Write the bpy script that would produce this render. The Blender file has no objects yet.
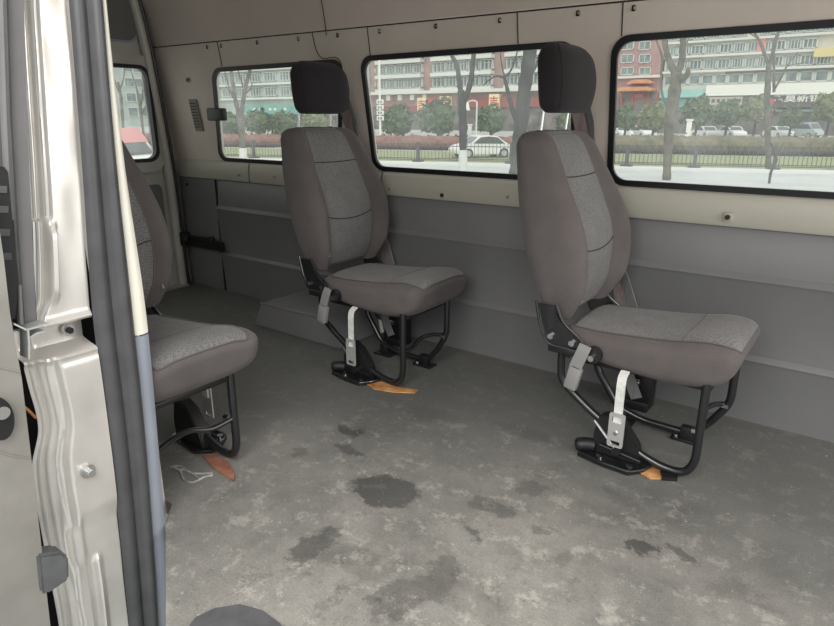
import bpy, bmesh, math, random
from mathutils import Vector, Matrix
random.seed(7)
SC = bpy.context.scene
COL = SC.collection

# ------------------------------------------------------------------ camera
F_PX, HZ = 620.0, 1.12
YAW = math.radians(36.5); PIT = math.atan(196/F_PX)
FW = Vector((-math.sin(YAW)*math.cos(PIT), math.cos(YAW)*math.cos(PIT), -math.sin(PIT)))
RT = Vector((math.cos(YAW), math.sin(YAW), 0)); UP = RT.cross(FW)
CAM = Vector((0, 0, HZ))
cd = bpy.data.cameras.new('camera'); cam = bpy.data.objects.new('camera', cd); COL.objects.link(cam)
cd.sensor_width = 36; cd.lens = F_PX*36/834; cd.clip_start = .02; cd.clip_end = 600
M3 = Matrix((RT, UP, -FW)).transposed(); cam.matrix_world = Matrix.Translation(CAM) @ M3.to_4x4()
SC.camera = cam

def ray(u, v): return FW + RT*((u-417)/F_PX) - UP*((v-313)/F_PX)
def onp(u, v, ax, val):                      # a measured picture point brought onto a wall / floor plane
    d = ray(u, v); return CAM + d*((val-CAM[ax])/d[ax])
HF = Vector((-math.sin(YAW), math.cos(YAW), 0))
def far(u, v, D):
    d = ray(u, v); return CAM + d*(D/d.dot(HF))
GZ = -1.45
def ground(u, v): return onp(u, v, 2, GZ)

# ------------------------------------------------------------------ materials
def lin(c):
    return tuple(((x/255)/12.92 if x/255 <= .04045 else ((x/255+.055)/1.055)**2.4) for x in c)
def mat(name, col, rough=.6, metal=0, var=.0, vscale=8, bump=0, bscale=200, spec=.5, col2=None, stretch=None, coat=0, sheen=0):
    m = bpy.data.materials.new(name); m.use_nodes = True; nt = m.node_tree; N = nt.nodes; L = nt.links
    b = N['Principled BSDF']; c = lin(col)
    b.inputs['Base Color'].default_value = (*c, 1); b.inputs['Roughness'].default_value = rough
    b.inputs['Metallic'].default_value = metal; b.inputs['Specular IOR Level'].default_value = spec
    b.inputs['Coat Weight'].default_value = coat; b.inputs['Sheen Weight'].default_value = sheen
    tc = N.new('ShaderNodeTexCoord'); mp = N.new('ShaderNodeMapping'); L.new(tc.outputs['Object'], mp.inputs[0])
    if stretch: mp.inputs['Scale'].default_value = stretch
    if var or col2:
        n = N.new('ShaderNodeTexNoise'); n.inputs['Scale'].default_value = vscale; n.inputs['Detail'].default_value = 6
        L.new(mp.outputs[0], n.inputs[0])
        r = N.new('ShaderNodeValToRGB'); r.color_ramp.elements[0].position = .32; r.color_ramp.elements[1].position = .68
        a = col2 if col2 else tuple(x*(1-var) for x in col)
        d = col if col2 else tuple(min(255, x*(1+var)) for x in col)
        r.color_ramp.elements[0].color = (*lin(a), 1); r.color_ramp.elements[1].color = (*lin(d), 1)
        L.new(n.outputs[0], r.inputs[0]); L.new(r.outputs[0], b.inputs['Base Color'])
    if bump:
        n = N.new('ShaderNodeTexNoise'); n.inputs['Scale'].default_value = bscale; n.inputs['Detail'].default_value = 3
        L.new(mp.outputs[0], n.inputs[0])
        k = N.new('ShaderNodeBump'); k.inputs['Strength'].default_value = bump; k.inputs['Distance'].default_value = .002
        L.new(n.outputs[0], k.inputs['Height']); L.new(k.outputs[0], b.inputs['Normal'])
    return m

def fabric(name, col, pscale, contrast):
    m = mat(name, col, .95, spec=.12, sheen=.08); nt = m.node_tree; N = nt.nodes; L = nt.links; b = N['Principled BSDF']
    tc = N.new('ShaderNodeTexCoord'); mp = N.new('ShaderNodeMapping'); mp.inputs['Rotation'].default_value = (.6, .7, .78)
    L.new(tc.outputs['Object'], mp.inputs[0])
    v = N.new('ShaderNodeTexVoronoi'); v.inputs['Scale'].default_value = pscale; v.inputs['Randomness'].default_value = .45
    L.new(mp.outputs[0], v.inputs['Vector'])
    n = N.new('ShaderNodeTexNoise'); n.inputs['Scale'].default_value = 9; L.new(mp.outputs[0], n.inputs[0])
    r = N.new('ShaderNodeValToRGB'); r.color_ramp.elements[0].position = .1; r.color_ramp.elements[1].position = .7
    r.color_ramp.elements[0].color = (*lin(tuple(x*(1+contrast) for x in col)), 1)
    r.color_ramp.elements[1].color = (*lin(tuple(x*(1-contrast) for x in col)), 1)
    L.new(v.outputs['Distance'], r.inputs[0])
    mx = N.new('ShaderNodeMix'); mx.data_type = 'RGBA'; mx.blend_type = 'MULTIPLY'; mx.inputs[0].default_value = .35
    L.new(r.outputs[0], mx.inputs[6]); L.new(n.outputs[0], mx.inputs[7]); L.new(mx.outputs[2], b.inputs['Base Color'])
    k = N.new('ShaderNodeBump'); k.inputs['Strength'].default_value = .35; k.inputs['Distance'].default_value = .0015
    L.new(v.outputs['Distance'], k.inputs['Height']); L.new(k.outputs[0], b.inputs['Normal'])
    return m

M = dict(
 bolster=fabric('bolster_cloth', (104, 98, 97), 420, .06),
 insert=fabric('insert_cloth', (124, 123, 122), 150, .13),
 head=fabric('headrest_cloth', (50, 47, 49), 420, .05),
 piping=mat('piping', (92, 89, 88), .9),
 seamdark=mat('seam_thread', (45, 43, 44), .9),
 blackmetal=mat('black_painted_steel', (26, 27, 29), .28, spec=.6, coat=.3),
 blackmatt=mat('black_casting', (22, 22, 23), .5, bump=.3, bscale=90),
 chrome=mat('bright_steel', (205, 205, 205), .25, 1),
 strap=mat('pale_webbing', (205, 206, 200), .7, var=.06, vscale=60),
 buckle=mat('grey_buckle_plastic', (132, 131, 130), .5),
 belt=mat('brown_grey_belt_webbing', (112, 100, 98), .8, var=.12, vscale=3, stretch=(60, 60, 1)),
 belt2=mat('grey_belt_webbing', (125, 126, 126), .8, var=.08, vscale=3, stretch=(60, 60, 1)),
 cream=mat('cream_wall_plastic', (202, 192, 182), .6, var=.02, vscale=3, bump=.08, bscale=500),
 liner=mat('headliner', (198, 186, 178), .9, var=.02, vscale=3, bump=.1, bscale=600),
 rail=mat('pale_window_rail', (172, 170, 158), .45, bump=.05, bscale=300),
 panel=mat('dark_grey_wall_panel', (112, 112, 113), .42, var=.03, vscale=2, bump=.15, bscale=700),
 joint=mat('dark_joint', (38, 36, 35), .9),
 rubber=mat('window_rubber', (17, 18, 22), .45),
 gasket=mat('door_gasket', (70, 70, 72), .42, var=.07, vscale=14, spec=.4),
 gasketdark=mat('door_edge_seal', (102, 100, 101), .55, var=.04, vscale=8),
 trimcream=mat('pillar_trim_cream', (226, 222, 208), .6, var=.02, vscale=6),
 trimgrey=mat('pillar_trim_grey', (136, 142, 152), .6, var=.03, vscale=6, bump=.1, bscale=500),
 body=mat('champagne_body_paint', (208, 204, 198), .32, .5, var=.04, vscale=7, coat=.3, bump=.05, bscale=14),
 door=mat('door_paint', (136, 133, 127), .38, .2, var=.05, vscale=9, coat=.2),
 reardoor=mat('rear_door_paint', (170, 167, 159), .45, .1, var=.03, vscale=5),
 rearpad=mat('rear_door_pad', (100, 99, 97), .7, bump=.1, bscale=400),
 black=mat('shadow_black_plastic', (14, 14, 15), .6),
 plate=mat('zinc_plate', (190, 190, 188), .35, .5),
 sill=mat('aluminium_sill', (190, 192, 190), .4, .7),
 ply=mat('torn_plywood', (204, 158, 100), .85, col2=(150, 92, 52), vscale=18, bump=.5, bscale=120),
 plyred=mat('torn_plywood_red', (150, 104, 84), .85, col2=(118, 72, 56), vscale=18, bump=.5, bscale=120),
 scrap=mat('dried_glue', (165, 164, 158), .6, col2=(120, 120, 116), vscale=40),
 mat_=mat('rubber_mat', (84, 85, 86), .6, var=.08, vscale=20, bump=.4, bscale=300),
 plug=mat('plug_plastic', (165, 160, 148), .5),
 vent=mat('vent_plastic', (128, 123, 116), .6),
 # outside, facade colours paled to stand in for haze
 brick=mat('pale_red_brick', (162, 136, 130), .9, var=.1, vscale=.4),
 brick2=mat('pink_brick', (172, 136, 132), .9, var=.08, vscale=.4),
 wallcream=mat('cream_render', (206, 203, 190), .9, var=.05, vscale=.3),
 wallgrey=mat('pale_green_grey_render', (178, 188, 180), .9, var=.06, vscale=.3),
 slab=mat('white_balcony_slab', (218, 220, 212), .8),
 frame=mat('white_window_frame', (205, 212, 208), .7),
 pane=mat('dull_window_glass', (120, 134, 132), .3, var=.2, vscale=.6, spec=.4),
 shop=mat('dim_shopfront', (112, 106, 104), .8, var=.25, vscale=.5),
 teal=mat('teal_signboard', (150, 200, 192), .7, var=.04, vscale=.5),
 tealdark=mat('teal_awning', (118, 172, 164), .7, var=.06, vscale=.5),
 white=mat('white_signboard', (236, 238, 230), .7),
 signdark=mat('dark_sign', (96, 90, 92), .7),
 creamsign=mat('cream_sign', (190, 186, 168), .7),
 orange=mat('orange_roof_tile', (212, 150, 112), .8, var=.08, vscale=1),
 red=mat('red_board', (190, 88, 84), .7),
 maroon=mat('maroon_board', (150, 84, 82), .8, var=.08, vscale=.5),
 pink=mat('pink_panel', (216, 132, 124), .8),
 yellow=mat('yellow_panel', (218, 202, 140), .8),
 bannerw=mat('cream_banner', (246, 226, 180), .7),
 bark=mat('plane_bark', (78, 75, 68), .9, col2=(120, 116, 104), vscale=3, bump=.6, bscale=10),
 barkdark=mat('grey_bark', (50, 51, 48), .9, col2=(70, 70, 66), vscale=2, bump=.5, bscale=10),
 lime=mat('whitewashed_bark', (214, 216, 210), .9, var=.04, vscale=4),
 leaf=mat('evergreen_leaves', (112, 128, 98), .8, col2=(74, 92, 68), vscale=1.2),
 leaf2=mat('yellow_green_leaves', (142, 148, 112), .8, col2=(92, 104, 76), vscale=1.2),
 hedge=mat('brown_green_hedge', (128, 120, 98), .9, col2=(86, 88, 66), vscale=1.5),
 hedger=mat('reddish_hedge', (148, 108, 98), .9, col2=(112, 84, 74), vscale=1.5),
 grass=mat('verge_grass', (150, 156, 112), .95, col2=(128, 138, 96), vscale=1.5),
 road=mat('pale_asphalt', (188, 192, 190), .85, var=.04, vscale=.6),
 pave=mat('pavement', (176, 174, 168), .9, var=.05, vscale=.8),
 kerb=mat('white_kerb', (220, 222, 218), .9),
 fence=mat('dark_fence', (74, 74, 74), .6),
 carw=mat('white_car_paint', (232, 234, 232), .3, coat=.4),
 cars=mat('silver_car_paint', (176, 190, 192), .3, coat=.4),
 carg=mat('car_glass', (84, 92, 94), .15),
 tyre=mat('tyre', (44, 44, 44), .8),
 redpaint=mat('red_van_paint', (214, 140, 138), .35, coat=.3),
)

def floor_mat():
    m = mat('worn_grey_vinyl', (120, 119, 115), .55, spec=.35); nt = m.node_tree; N = nt.nodes; L = nt.links; b = N['Principled BSDF']
    tc = N.new('ShaderNodeTexCoord')
    def noise(s, d=5, r=.6, x=None):
        n = N.new('ShaderNodeTexNoise'); n.inputs['Scale'].default_value = s; n.inputs['Detail'].default_value = d; n.inputs['Roughness'].default_value = r
        L.new(x or tc.outputs['Object'], n.inputs[0]); return n
    def ramp(i, p0, p1, c0=(0, 0, 0), c1=(1, 1, 1)):
        r = N.new('ShaderNodeValToRGB'); r.color_ramp.elements[0].position = p0; r.color_ramp.elements[1].position = p1
        r.color_ramp.elements[0].color = (*c0, 1); r.color_ramp.elements[1].color = (*c1, 1); L.new(i, r.inputs[0]); return r.outputs[0]
    def mixc(f, a, c, bt='MIX'):
        x = N.new('ShaderNodeMix'); x.data_type = 'RGBA'; x.blend_type = bt
        if isinstance(f, float): x.inputs[0].default_value = f
        else: L.new(f, x.inputs[0])
        if isinstance(a, tuple): x.inputs[6].default_value = (*a, 1)
        else: L.new(a, x.inputs[6])
        if isinstance(c, tuple): x.inputs[7].default_value = (*c, 1)
        else: L.new(c, x.inputs[7])
        return x.outputs[2]
    def math_(op, a, c, clamp=False):
        x = N.new('ShaderNodeMath'); x.operation = op; x.use_clamp = clamp
        for i, y in enumerate((a, c)):
            if y is None: continue
            if isinstance(y, (float, int)): x.inputs[i].default_value = y
            else: L.new(y, x.inputs[i])
        return x.outputs[0]
    base = ramp(noise(1.3, 4, .5).outputs[0], .3, .7, lin((88, 89, 86)), lin((104, 104, 101)))
    sp = ramp(noise(170, 4, .75).outputs[0], .35, .7, (.8, .8, .8), (1.15, 1.15, 1.14))
    c = mixc(1.0, base, sp, 'MULTIPLY')
    dn = N.new('ShaderNodeMapping'); dn.inputs['Location'].default_value = (.60/1.25, -.85/.95, 0); dn.inputs['Scale'].default_value = (1/1.25, 1/.95, 0)
    L.new(tc.outputs['Object'], dn.inputs[0]); dl = N.new('ShaderNodeVectorMath'); dl.operation = 'LENGTH'; L.new(dn.outputs[0], dl.inputs[0])
    near = math_('SUBTRACT', 1.25, dl.outputs['Value'], True)
    d1 = ramp(noise(2.6, 9, .72).outputs[0], .30, .72)
    c = mixc(math_('MULTIPLY', near, math_('MULTIPLY', d1, .95), True), c, mixc(1.0, lin((172, 167, 159)), sp, 'MULTIPLY'))
    sc1 = ramp(noise(11, 12, .8).outputs[0], .53, .60)
    c = mixc(math_('MULTIPLY', math_('MULTIPLY', sc1, .7), math_('ADD', math_('MULTIPLY', near, .6), .12)), c, lin((190, 185, 175)))
    sc3 = ramp(noise(24, 10, .8).outputs[0], .56, .62)
    c = mixc(math_('MULTIPLY', math_('MULTIPLY', sc3, .7), math_('ADD', math_('MULTIPLY', near, .7), .1)), c, lin((78, 77, 74)))
    # wet / dark stains
    wn = noise(8, 10, .8); wsc = N.new('ShaderNodeVectorMath'); wsc.operation = 'SUBTRACT'; wsc.inputs[1].default_value = (.5, .5, .5); L.new(wn.outputs['Color'], wsc.inputs[0])
    wv = N.new('ShaderNodeVectorMath'); wv.operation = 'MULTIPLY_ADD'; wv.inputs[1].default_value = (.24, .24, 0); L.new(wsc.outputs[0], wv.inputs[0]); L.new(tc.outputs['Object'], wv.inputs[2])
    tot = None
    for u, v, rx, ry, st in [(385, 493, .13, .08, 1), (315, 545, .05, .09, .8), (350, 430, .06, .035, .9), (352, 450, .1, .03, .7), (300, 452, .045, .04, .55), (492, 508, .08, .04, .6),
                             (640, 547, .05, .03, .95), (678, 553, .06, .02, .7), (437, 578, .045, .1, .55), (530, 490, .07, .05, .5), (395, 600, .05, .09, .55),
                             (545, 530, .04, .03, .5), (470, 530, .04, .015, .8), (560, 560, .03, .03, .4), (330, 600, .03, .06, .4), (620, 500, .1, .03, .3),
                             (470, 600, .16, .07, .3), (350, 560, .15, .05, .3), (520, 430, .13, .06, .3), (430, 415, .12, .07, .25), (740, 590, .1, .04, .3)]:
        p = onp(u, v, 2, 0)
        mp = N.new('ShaderNodeMapping'); mp.vector_type = 'POINT'
        mp.inputs['Scale'].default_value = (1/rx, 1/ry, 0); mp.inputs['Location'].default_value = (-p.x/rx, -p.y/ry, 0)
        L.new(wv.outputs[0], mp.inputs[0])
        ln = N.new('ShaderNodeVectorMath'); ln.operation = 'LENGTH'; L.new(mp.outputs[0], ln.inputs[0])
        o = math_('MULTIPLY', math_('MULTIPLY', math_('SUBTRACT', 1.0, ln.outputs['Value']), 5.0, True), st*.72)
        x = math_('MAXIMUM', o, tot) if tot is not None else o
        tot = x
    c = mixc(tot, c, lin((56, 56, 55)))
    dk = N.new('ShaderNodeTexVoronoi'); dk.feature = 'DISTANCE_TO_EDGE'; dk.inputs['Scale'].default_value = 3.6; L.new(wv.outputs[0], dk.inputs['Vector'])
    dks = ramp(dk.outputs[0], .0, .012, (1, 1, 1), (0, 0, 0)); dk2 = ramp(noise(2.2, 5).outputs[0], .55, .62)
    c = mixc(math_('MULTIPLY', math_('MULTIPLY', dks, dk2), .5), c, lin((60, 60, 58)))
    # light scratches
    v = N.new('ShaderNodeTexVoronoi'); v.feature = 'DISTANCE_TO_EDGE'; v.inputs['Scale'].default_value = 2.3; L.new(wv.outputs[0], v.inputs['Vector'])
    s = ramp(v.outputs[0], .0, .006, (1, 1, 1), (0, 0, 0)); s2 = ramp(noise(3, 3).outputs[0], .55, .65)
    c = mixc(math_('MULTIPLY', math_('MULTIPLY', s, s2), .35), c, lin((178, 176, 170)))
    dots = ramp(noise(55, 2, .5).outputs[0], .72, .76)
    c = mixc(math_('MULTIPLY', dots, .5), c, lin((190, 186, 176)))
    L.new(c, b.inputs['Base Color'])
    L.new(math_('SUBTRACT', .62, math_('MULTIPLY', tot, .45)), b.inputs['Roughness'])
    k = N.new('ShaderNodeBump'); k.inputs['Strength'].default_value = .25; k.inputs['Distance'].default_value = .002
    L.new(noise(150, 3).outputs[0], k.inputs['Height']); L.new(k.outputs[0], b.inputs['Normal'])
    return m
M['floor'] = floor_mat()

def glass_mat(name, haze, tint=(.93, .97, .95)):
    m = bpy.data.materials.new(name); m.use_nodes = True; nt = m.node_tree; N = nt.nodes; L = nt.links
    N.remove(N['Principled BSDF']); out = N['Material Output']
    t = N.new('ShaderNodeBsdfTransparent'); t.inputs[0].default_value = (*tint, 1)
    d = N.new('ShaderNodeBsdfTranslucent'); d.inputs[0].default_value = (.9, .93, .9, 1)
    g = N.new('ShaderNodeBsdfGlossy'); g.inputs['Roughness'].default_value = .02
    tc = N.new('ShaderNodeTexCoord'); n = N.new('ShaderNodeTexNoise'); n.inputs['Scale'].default_value = 4; n.inputs['Detail'].default_value = 5; L.new(tc.outputs['Object'], n.inputs[0])
    ml = N.new('ShaderNodeMath'); ml.operation = 'MULTIPLY'; ml.inputs[1].default_value = haze*2; L.new(n.outputs[0], ml.inputs[0])
    a = N.new('ShaderNodeMixShader'); L.new(ml.outputs[0], a.inputs[0]); L.new(t.outputs[0], a.inputs[1]); L.new(d.outputs[0], a.inputs[2])
    b = N.new('ShaderNodeMixShader'); b.inputs[0].default_value = .05; L.new(a.outputs[0], b.inputs[1]); L.new(g.outputs[0], b.inputs[2])
    L.new(b.outputs[0], out.inputs[0]); return m
M['glass'] = glass_mat('hazy_window_glass', .16, (.95, .96, .92))

# ------------------------------------------------------------------ mesh helpers
def link(o, parent=None):
    COL.objects.link(o)
    if parent is not None: o.parent = parent
    return o
def obj(name, bm, m, parent=None, smooth=True, angle=None):
    bmesh.ops.recalc_face_normals(bm, faces=bm.faces)
    me = bpy.data.meshes.new(name); bm.to_mesh(me); bm.free()
    me.materials.append(m)
    o = bpy.data.objects.new(name, me)
    if smooth:
        me.polygons.foreach_set('use_smooth', [True]*len(me.polygons))
        a = math.radians(angle or 40)
        b2 = bmesh.new(); b2.from_mesh(me)
        for e in b2.edges:
            if len(e.link_faces) == 2 and e.calc_face_angle(0) > a: e.smooth = False
        b2.to_mesh(me); b2.free()
    return link(o, parent)
def thing(name, label, cat, loc=(0, 0, 0), rz=0, group=None):
    o = bpy.data.objects.new(name, None); link(o); o.location = loc; o.rotation_euler = (0, 0, rz); o.empty_display_size = .1
    o['label'] = label; o['category'] = cat
    if group: o['group'] = group
    return o
def tag(o, label, cat, group=None, kind=None):
    o['label'] = label; o['category'] = cat
    if group: o['group'] = group
    if kind: o['kind'] = kind
    return o
def struct(name, bm, m, smooth=True, parent=None, label=None):
    o = obj(name, bm, m, parent, smooth)
    if parent is None: o['kind'] = 'structure'
    if label: o['label'] = label
    return o
def box(bm, c, s, bevel=0, rot=None, seg=2):
    r = bmesh.ops.create_cube(bm, size=1)
    vs = r['verts']; bmesh.ops.scale(bm, vec=s, verts=vs)
    if bevel:
        es = list({e for v in vs for e in v.link_edges})
        r2 = bmesh.ops.bevel(bm, geom=es, offset=bevel, segments=seg, affect='EDGES', profile=.5)
        vs = list({v for f in r2['faces'] for v in f.verts} | {v for v in vs if v.is_valid})
    T = Matrix.Translation(c)
    if rot is not None: T = T @ rot.to_4x4()
    bmesh.ops.transform(bm, matrix=T, verts=vs)
    return vs
def BX(c, s, bevel=0, rot=None):
    bm = bmesh.new(); box(bm, c, s, bevel, rot); return bm
def smooth_path(pts, k=4):
    pts = [Vector(p) for p in pts]; out = []
    for i in range(len(pts)-1):
        p0 = pts[max(i-1, 0)]; p1 = pts[i]; p2 = pts[i+1]; p3 = pts[min(i+2, len(pts)-1)]
        for j in range(k):
            t = j/k
            out.append(.5*((2*p1)+(p2-p0)*t+(2*p0-5*p1+4*p2-p3)*t*t+(3*p1-p0-3*p2+p3)*t**3))
    out.append(pts[-1]); return out
def round_path(pts, r=.03, k=5):
    pts = [Vector(p) for p in pts]; out = [pts[0]]
    for i in range(1, len(pts)-1):
        a, b, c = pts[i-1], pts[i], pts[i+1]
        d1 = min(r, (a-b).length*.45); d2 = min(r, (c-b).length*.45)
        s = b+(a-b).normalized()*d1; e = b+(c-b).normalized()*d2
        for j in range(k+1):
            t = j/k; out.append(s*(1-t)**2 + b*2*t*(1-t) + e*t*t)
    out.append(pts[-1]); return out
def tube(bm, pts, r, n=10):
    pts = [Vector(p) for p in pts]; rings = []
    rs = r if isinstance(r, (list, tuple)) else [r]*len(pts)
    ref = None
    for i, p in enumerate(pts):
        d = (pts[min(i+1, len(pts)-1)]-pts[max(i-1, 0)]).normalized()
        if ref is None: ref = Vector((0, 0, 1)) if abs(d.z) < .9 else Vector((1, 0, 0))
        a = d.cross(ref).normalized(); b = d.cross(a).normalized(); ref = -b if False else ref - d*ref.dot(d)
        if ref.length < 1e-4: ref = a
        a = ref.normalized(); b = d.cross(a)
        rings.append([bm.verts.new(p+(a*math.cos(2*math.pi*k/n)+b*math.sin(2*math.pi*k/n))*rs[i]) for k in range(n)])
    for i in range(len(rings)-1):
        for k in range(n):
            bm.faces.new((rings[i][k], rings[i][(k+1) % n], rings[i+1][(k+1) % n], rings[i+1][k]))
    bm.faces.new(rings[0]); bm.faces.new(list(reversed(rings[-1])))
    return bm
def TB(pts, r, n=10): return tube(bmesh.new(), pts, r, n)
def ribbon(bm, pts, wdir, w, t=.0015):
    pts = [Vector(p) for p in pts]; w0 = Vector(wdir).normalized(); rings = []
    for i, p in enumerate(pts):
        d = (pts[min(i+1, len(pts)-1)]-pts[max(i-1, 0)]).normalized()
        ww = (w0-d*w0.dot(d)).normalized(); nn = d.cross(ww)
        rings.append([bm.verts.new(p+ww*(sx*w/2)+nn*(sy*t)) for sx, sy in ((-1, -1), (1, -1), (1, 1), (-1, 1))])
    for i in range(len(rings)-1):
        for k in range(4): bm.faces.new((rings[i][k], rings[i][(k+1) % 4], rings[i+1][(k+1) % 4], rings[i+1][k]))
    bm.faces.new(rings[0]); bm.faces.new(list(reversed(rings[-1])))
    return bm
def prism(bm, poly, org, ax, ay, az, bevel=0):      # poly in (a,b) coordinates, extruded along az
    org, ax, ay, az = map(Vector, (org, ax, ay, az))
    v0 = [bm.verts.new(org+ax*p[0]+ay*p[1]) for p in poly]; v1 = [bm.verts.new(v.co+az) for v in v0]
    n = len(poly); bm.faces.new(v0); bm.faces.new(list(reversed(v1)))
    for i in range(n): bm.faces.new((v0[i], v0[(i+1) % n], v1[(i+1) % n], v1[i]))
    if bevel:
        es = list({e for v in v0+v1 for e in v.link_edges})
        bmesh.ops.bevel(bm, geom=es, offset=bevel, segments=2, affect='EDGES')
    return bm
def PR(*a, **k): return prism(bmesh.new(), *a, **k)
def cyl(bm, c, r, h, axis=(0, 0, 1), n=16, r2=None):
    q = Vector(axis).to_track_quat('Z', 'Y').to_matrix().to_4x4()
    bmesh.ops.create_cone(bm, cap_ends=True, segments=n, radius1=r, radius2=r if r2 is None else r2, depth=h, matrix=Matrix.Translation(c) @ q)
    return bm
def CY(*a, **k): return cyl(bmesh.new(), *a, **k)
def rrect(x0, x1, y0, y1, r, n=6):
    out = []
    for cx, cy, a0 in ((x1-r, y1-r, 0), (x0+r, y1-r, 90), (x0+r, y0+r, 180), (x1-r, y0+r, 270)):
        for k in range(n+1):
            a = math.radians(a0+90*k/n); out.append((cx+r*math.cos(a), cy+r*math.sin(a)))
    return out
def holed(outer, holes, fn, thick=None):              # flat panel with holes, mapped to 3-D by fn(a,b)
    bm = bmesh.new(); es = []
    for loop in [outer]+holes:
        vs = [bm.verts.new((p[0], p[1], 0)) for p in loop]
        es += [bm.edges.new((vs[i], vs[(i+1) % len(vs)])) for i in range(len(vs))]
    bmesh.ops.triangle_fill(bm, edges=es, use_beauty=True, use_dissolve=False)
    if thick:
        geo = bmesh.ops.extrude_face_region(bm, geom=list(bm.faces))
        for v in geo['geom']:
            if isinstance(v, bmesh.types.BMVert): v.co.z += thick
    for v in bm.verts: v.co = Vector(fn(v.co.x, v.co.y, v.co.z))
    return bm
def band(outer, inner, fn, depth):                     # frame between two loops of equal count, with depth
    bm = bmesh.new(); n = len(outer)
    L = [[bm.verts.new(fn(p[0], p[1], d)) for p in lp] for lp, d in ((outer, 0), (outer, depth), (inner, depth), (inner, 0))]
    for a in range(4):
        A, B = L[a], L[(a+1) % 4]
        for i in range(n): bm.faces.new((A[i], A[(i+1) % n], B[(i+1) % n], B[i]))
    return bm
def interp(keys, z):                                   # keys [(z, v)] ascending
    if z <= keys[0][0]: return keys[0][1]
    for (a, va), (b, vb) in zip(keys, keys[1:]):
        if z <= b:
            t = (z-a)/(b-a); return va+(vb-va)*t
    return keys[-1][1]
def sinterp(keys, z):
    if z <= keys[0][0]: return keys[0][1]
    for i in range(len(keys)-1):
        a, va = keys[i]; b, vb = keys[i+1]
        if z <= b:
            m0 = (vb-keys[i-1][1])/(b-keys[i-1][0]) if i else (vb-va)/(b-a)
            m1 = (keys[i+2][1]-va)/(keys[i+2][0]-a) if i+2 < len(keys) else (vb-va)/(b-a)
            t = (z-a)/(b-a); h = b-a
            return (2*t**3-3*t*t+1)*va+(t**3-2*t*t+t)*h*m0+(-2*t**3+3*t*t)*vb+(t**3-t*t)*h*m1
    return keys[-1][1]

# ------------------------------------------------------------------ THE SEAT
def se(c, e): return math.copysign(abs(c)**(2/e), c)
def loft_surface(fn, ts, n):
    """fn(t, ang) -> Vector ; returns grid"""
    return [[fn(t, 2*math.pi*k/n) for k in range(n)] for t in ts]
def grid_mesh(g, cap=True):
    bm = bmesh.new(); R = [[bm.verts.new(p) for p in row] for row in g]; n = len(g[0])
    for i in range(len(R)-1):
        for k in range(n): bm.faces.new((R[i][k], R[i][(k+1) % n], R[i+1][(k+1) % n], R[i+1][k]))
    if cap: bm.faces.new(R[0]); bm.faces.new(list(reversed(R[-1])))
    return bm
def endround(t, a, b, ra, rb):
    d = 0
    if t-a < ra: q = max(0, 1-(t-a)/ra); d = ra*(1-math.sqrt(max(0, 1-q*q)))
    if b-t < rb: q = max(0, 1-(b-t)/rb); d = rb*(1-math.sqrt(max(0, 1-q*q)))
    return d
def ts_for(a, b, ra, rb, k=18, ke=6):
    out = [a+ra*(1-math.cos(math.pi/2*i/ke)) for i in range(ke)]
    out += [a+ra+(b-rb-a-ra)*i/k for i in range(k)]
    out += [b-rb+rb*math.sin(math.pi/2*i/ke) for i in range(ke+1)]
    return out

BZ0, BZ1 = .452, 1.072
def back_pt(z, ang, off=0):
    xr = sinterp([(.47, -.345), (.57, -.385), (.75, -.445), (.95, -.48), (1.09, -.50)], z)
    xf = sinterp([(.47, -.205), (.57, -.145), (.75, -.15), (.95, -.258), (1.09, -.345)], z)
    hb = sinterp([(.47, .205), (.57, .236), (.72, .25), (.88, .236), (1.0, .21), (1.09, .195)], z)
    d = endround(z, BZ0, BZ1, .03, .05)
    hb = hb-d*.95+off; ha = (xf-xr)/2-d*.95+off
    e = 3.4
    c, s = math.cos(ang), math.sin(ang)
    x = se(c, e)*ha; y = se(s, e)*hb
    t = abs(y/hb) if hb > 0 else 0
    if c > 0:
        w = min(1, max(0, (.9-t)/.34)); w = w*w*(3-2*w)
        x -= (sinterp([(.47, .045), (.6, .085), (.8, .082), (.95, .045), (1.09, .02)], z)+ (0.0 if z < .6 else 0))*w*min(1, c*2)
        x += .012*w*math.sin((z-.5)*8)*min(1, c*2)
    zz = z + (-.012 if False else 0)
    # top edge is a little higher in the middle
    if z > 1.0: zz += .006*(1-t*t)*(z-1.0)/.085
    return Vector(((xr+xf)/2+x, .018+y, zz))
def cush_pt(x, ang, off=0):
    zt = sinterp([(-.25, .432), (-.1, .438), (.08, .455), (.2, .474), (.3, .46)], x)
    zb = sinterp([(-.25, .345), (-.1, .318), (.08, .302), (.2, .305), (.3, .335)], x)
    hb = sinterp([(-.25, .2), (-.1, .22), (.1, .226), (.22, .226), (.3, .21)], x)
    d = endround(x, -.25, .3, .03, .045)
    hz = (zt-zb)/2-d*.8+off; hb = hb-d*1.1+off; e = 4.2
    c, s = math.cos(ang), math.sin(ang)
    y = se(c, e)*hb; z = se(s, e)*hz; t = abs(y/hb) if hb else 0
    if s < 0: y *= 1-.06*(-s)                                  # undercut
    if s > 0: z += .007*(1-t*t)*s-.006*max(0, 1-abs(t-.72)/.2)*s   # crown and the sewn valley beside it
    k = max(0, min(1, (x+.05)/.3))*1.05
    xx = x + (z)*.28*k
    return Vector((xx, .02+y, (zt+zb)/2+z))
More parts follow.
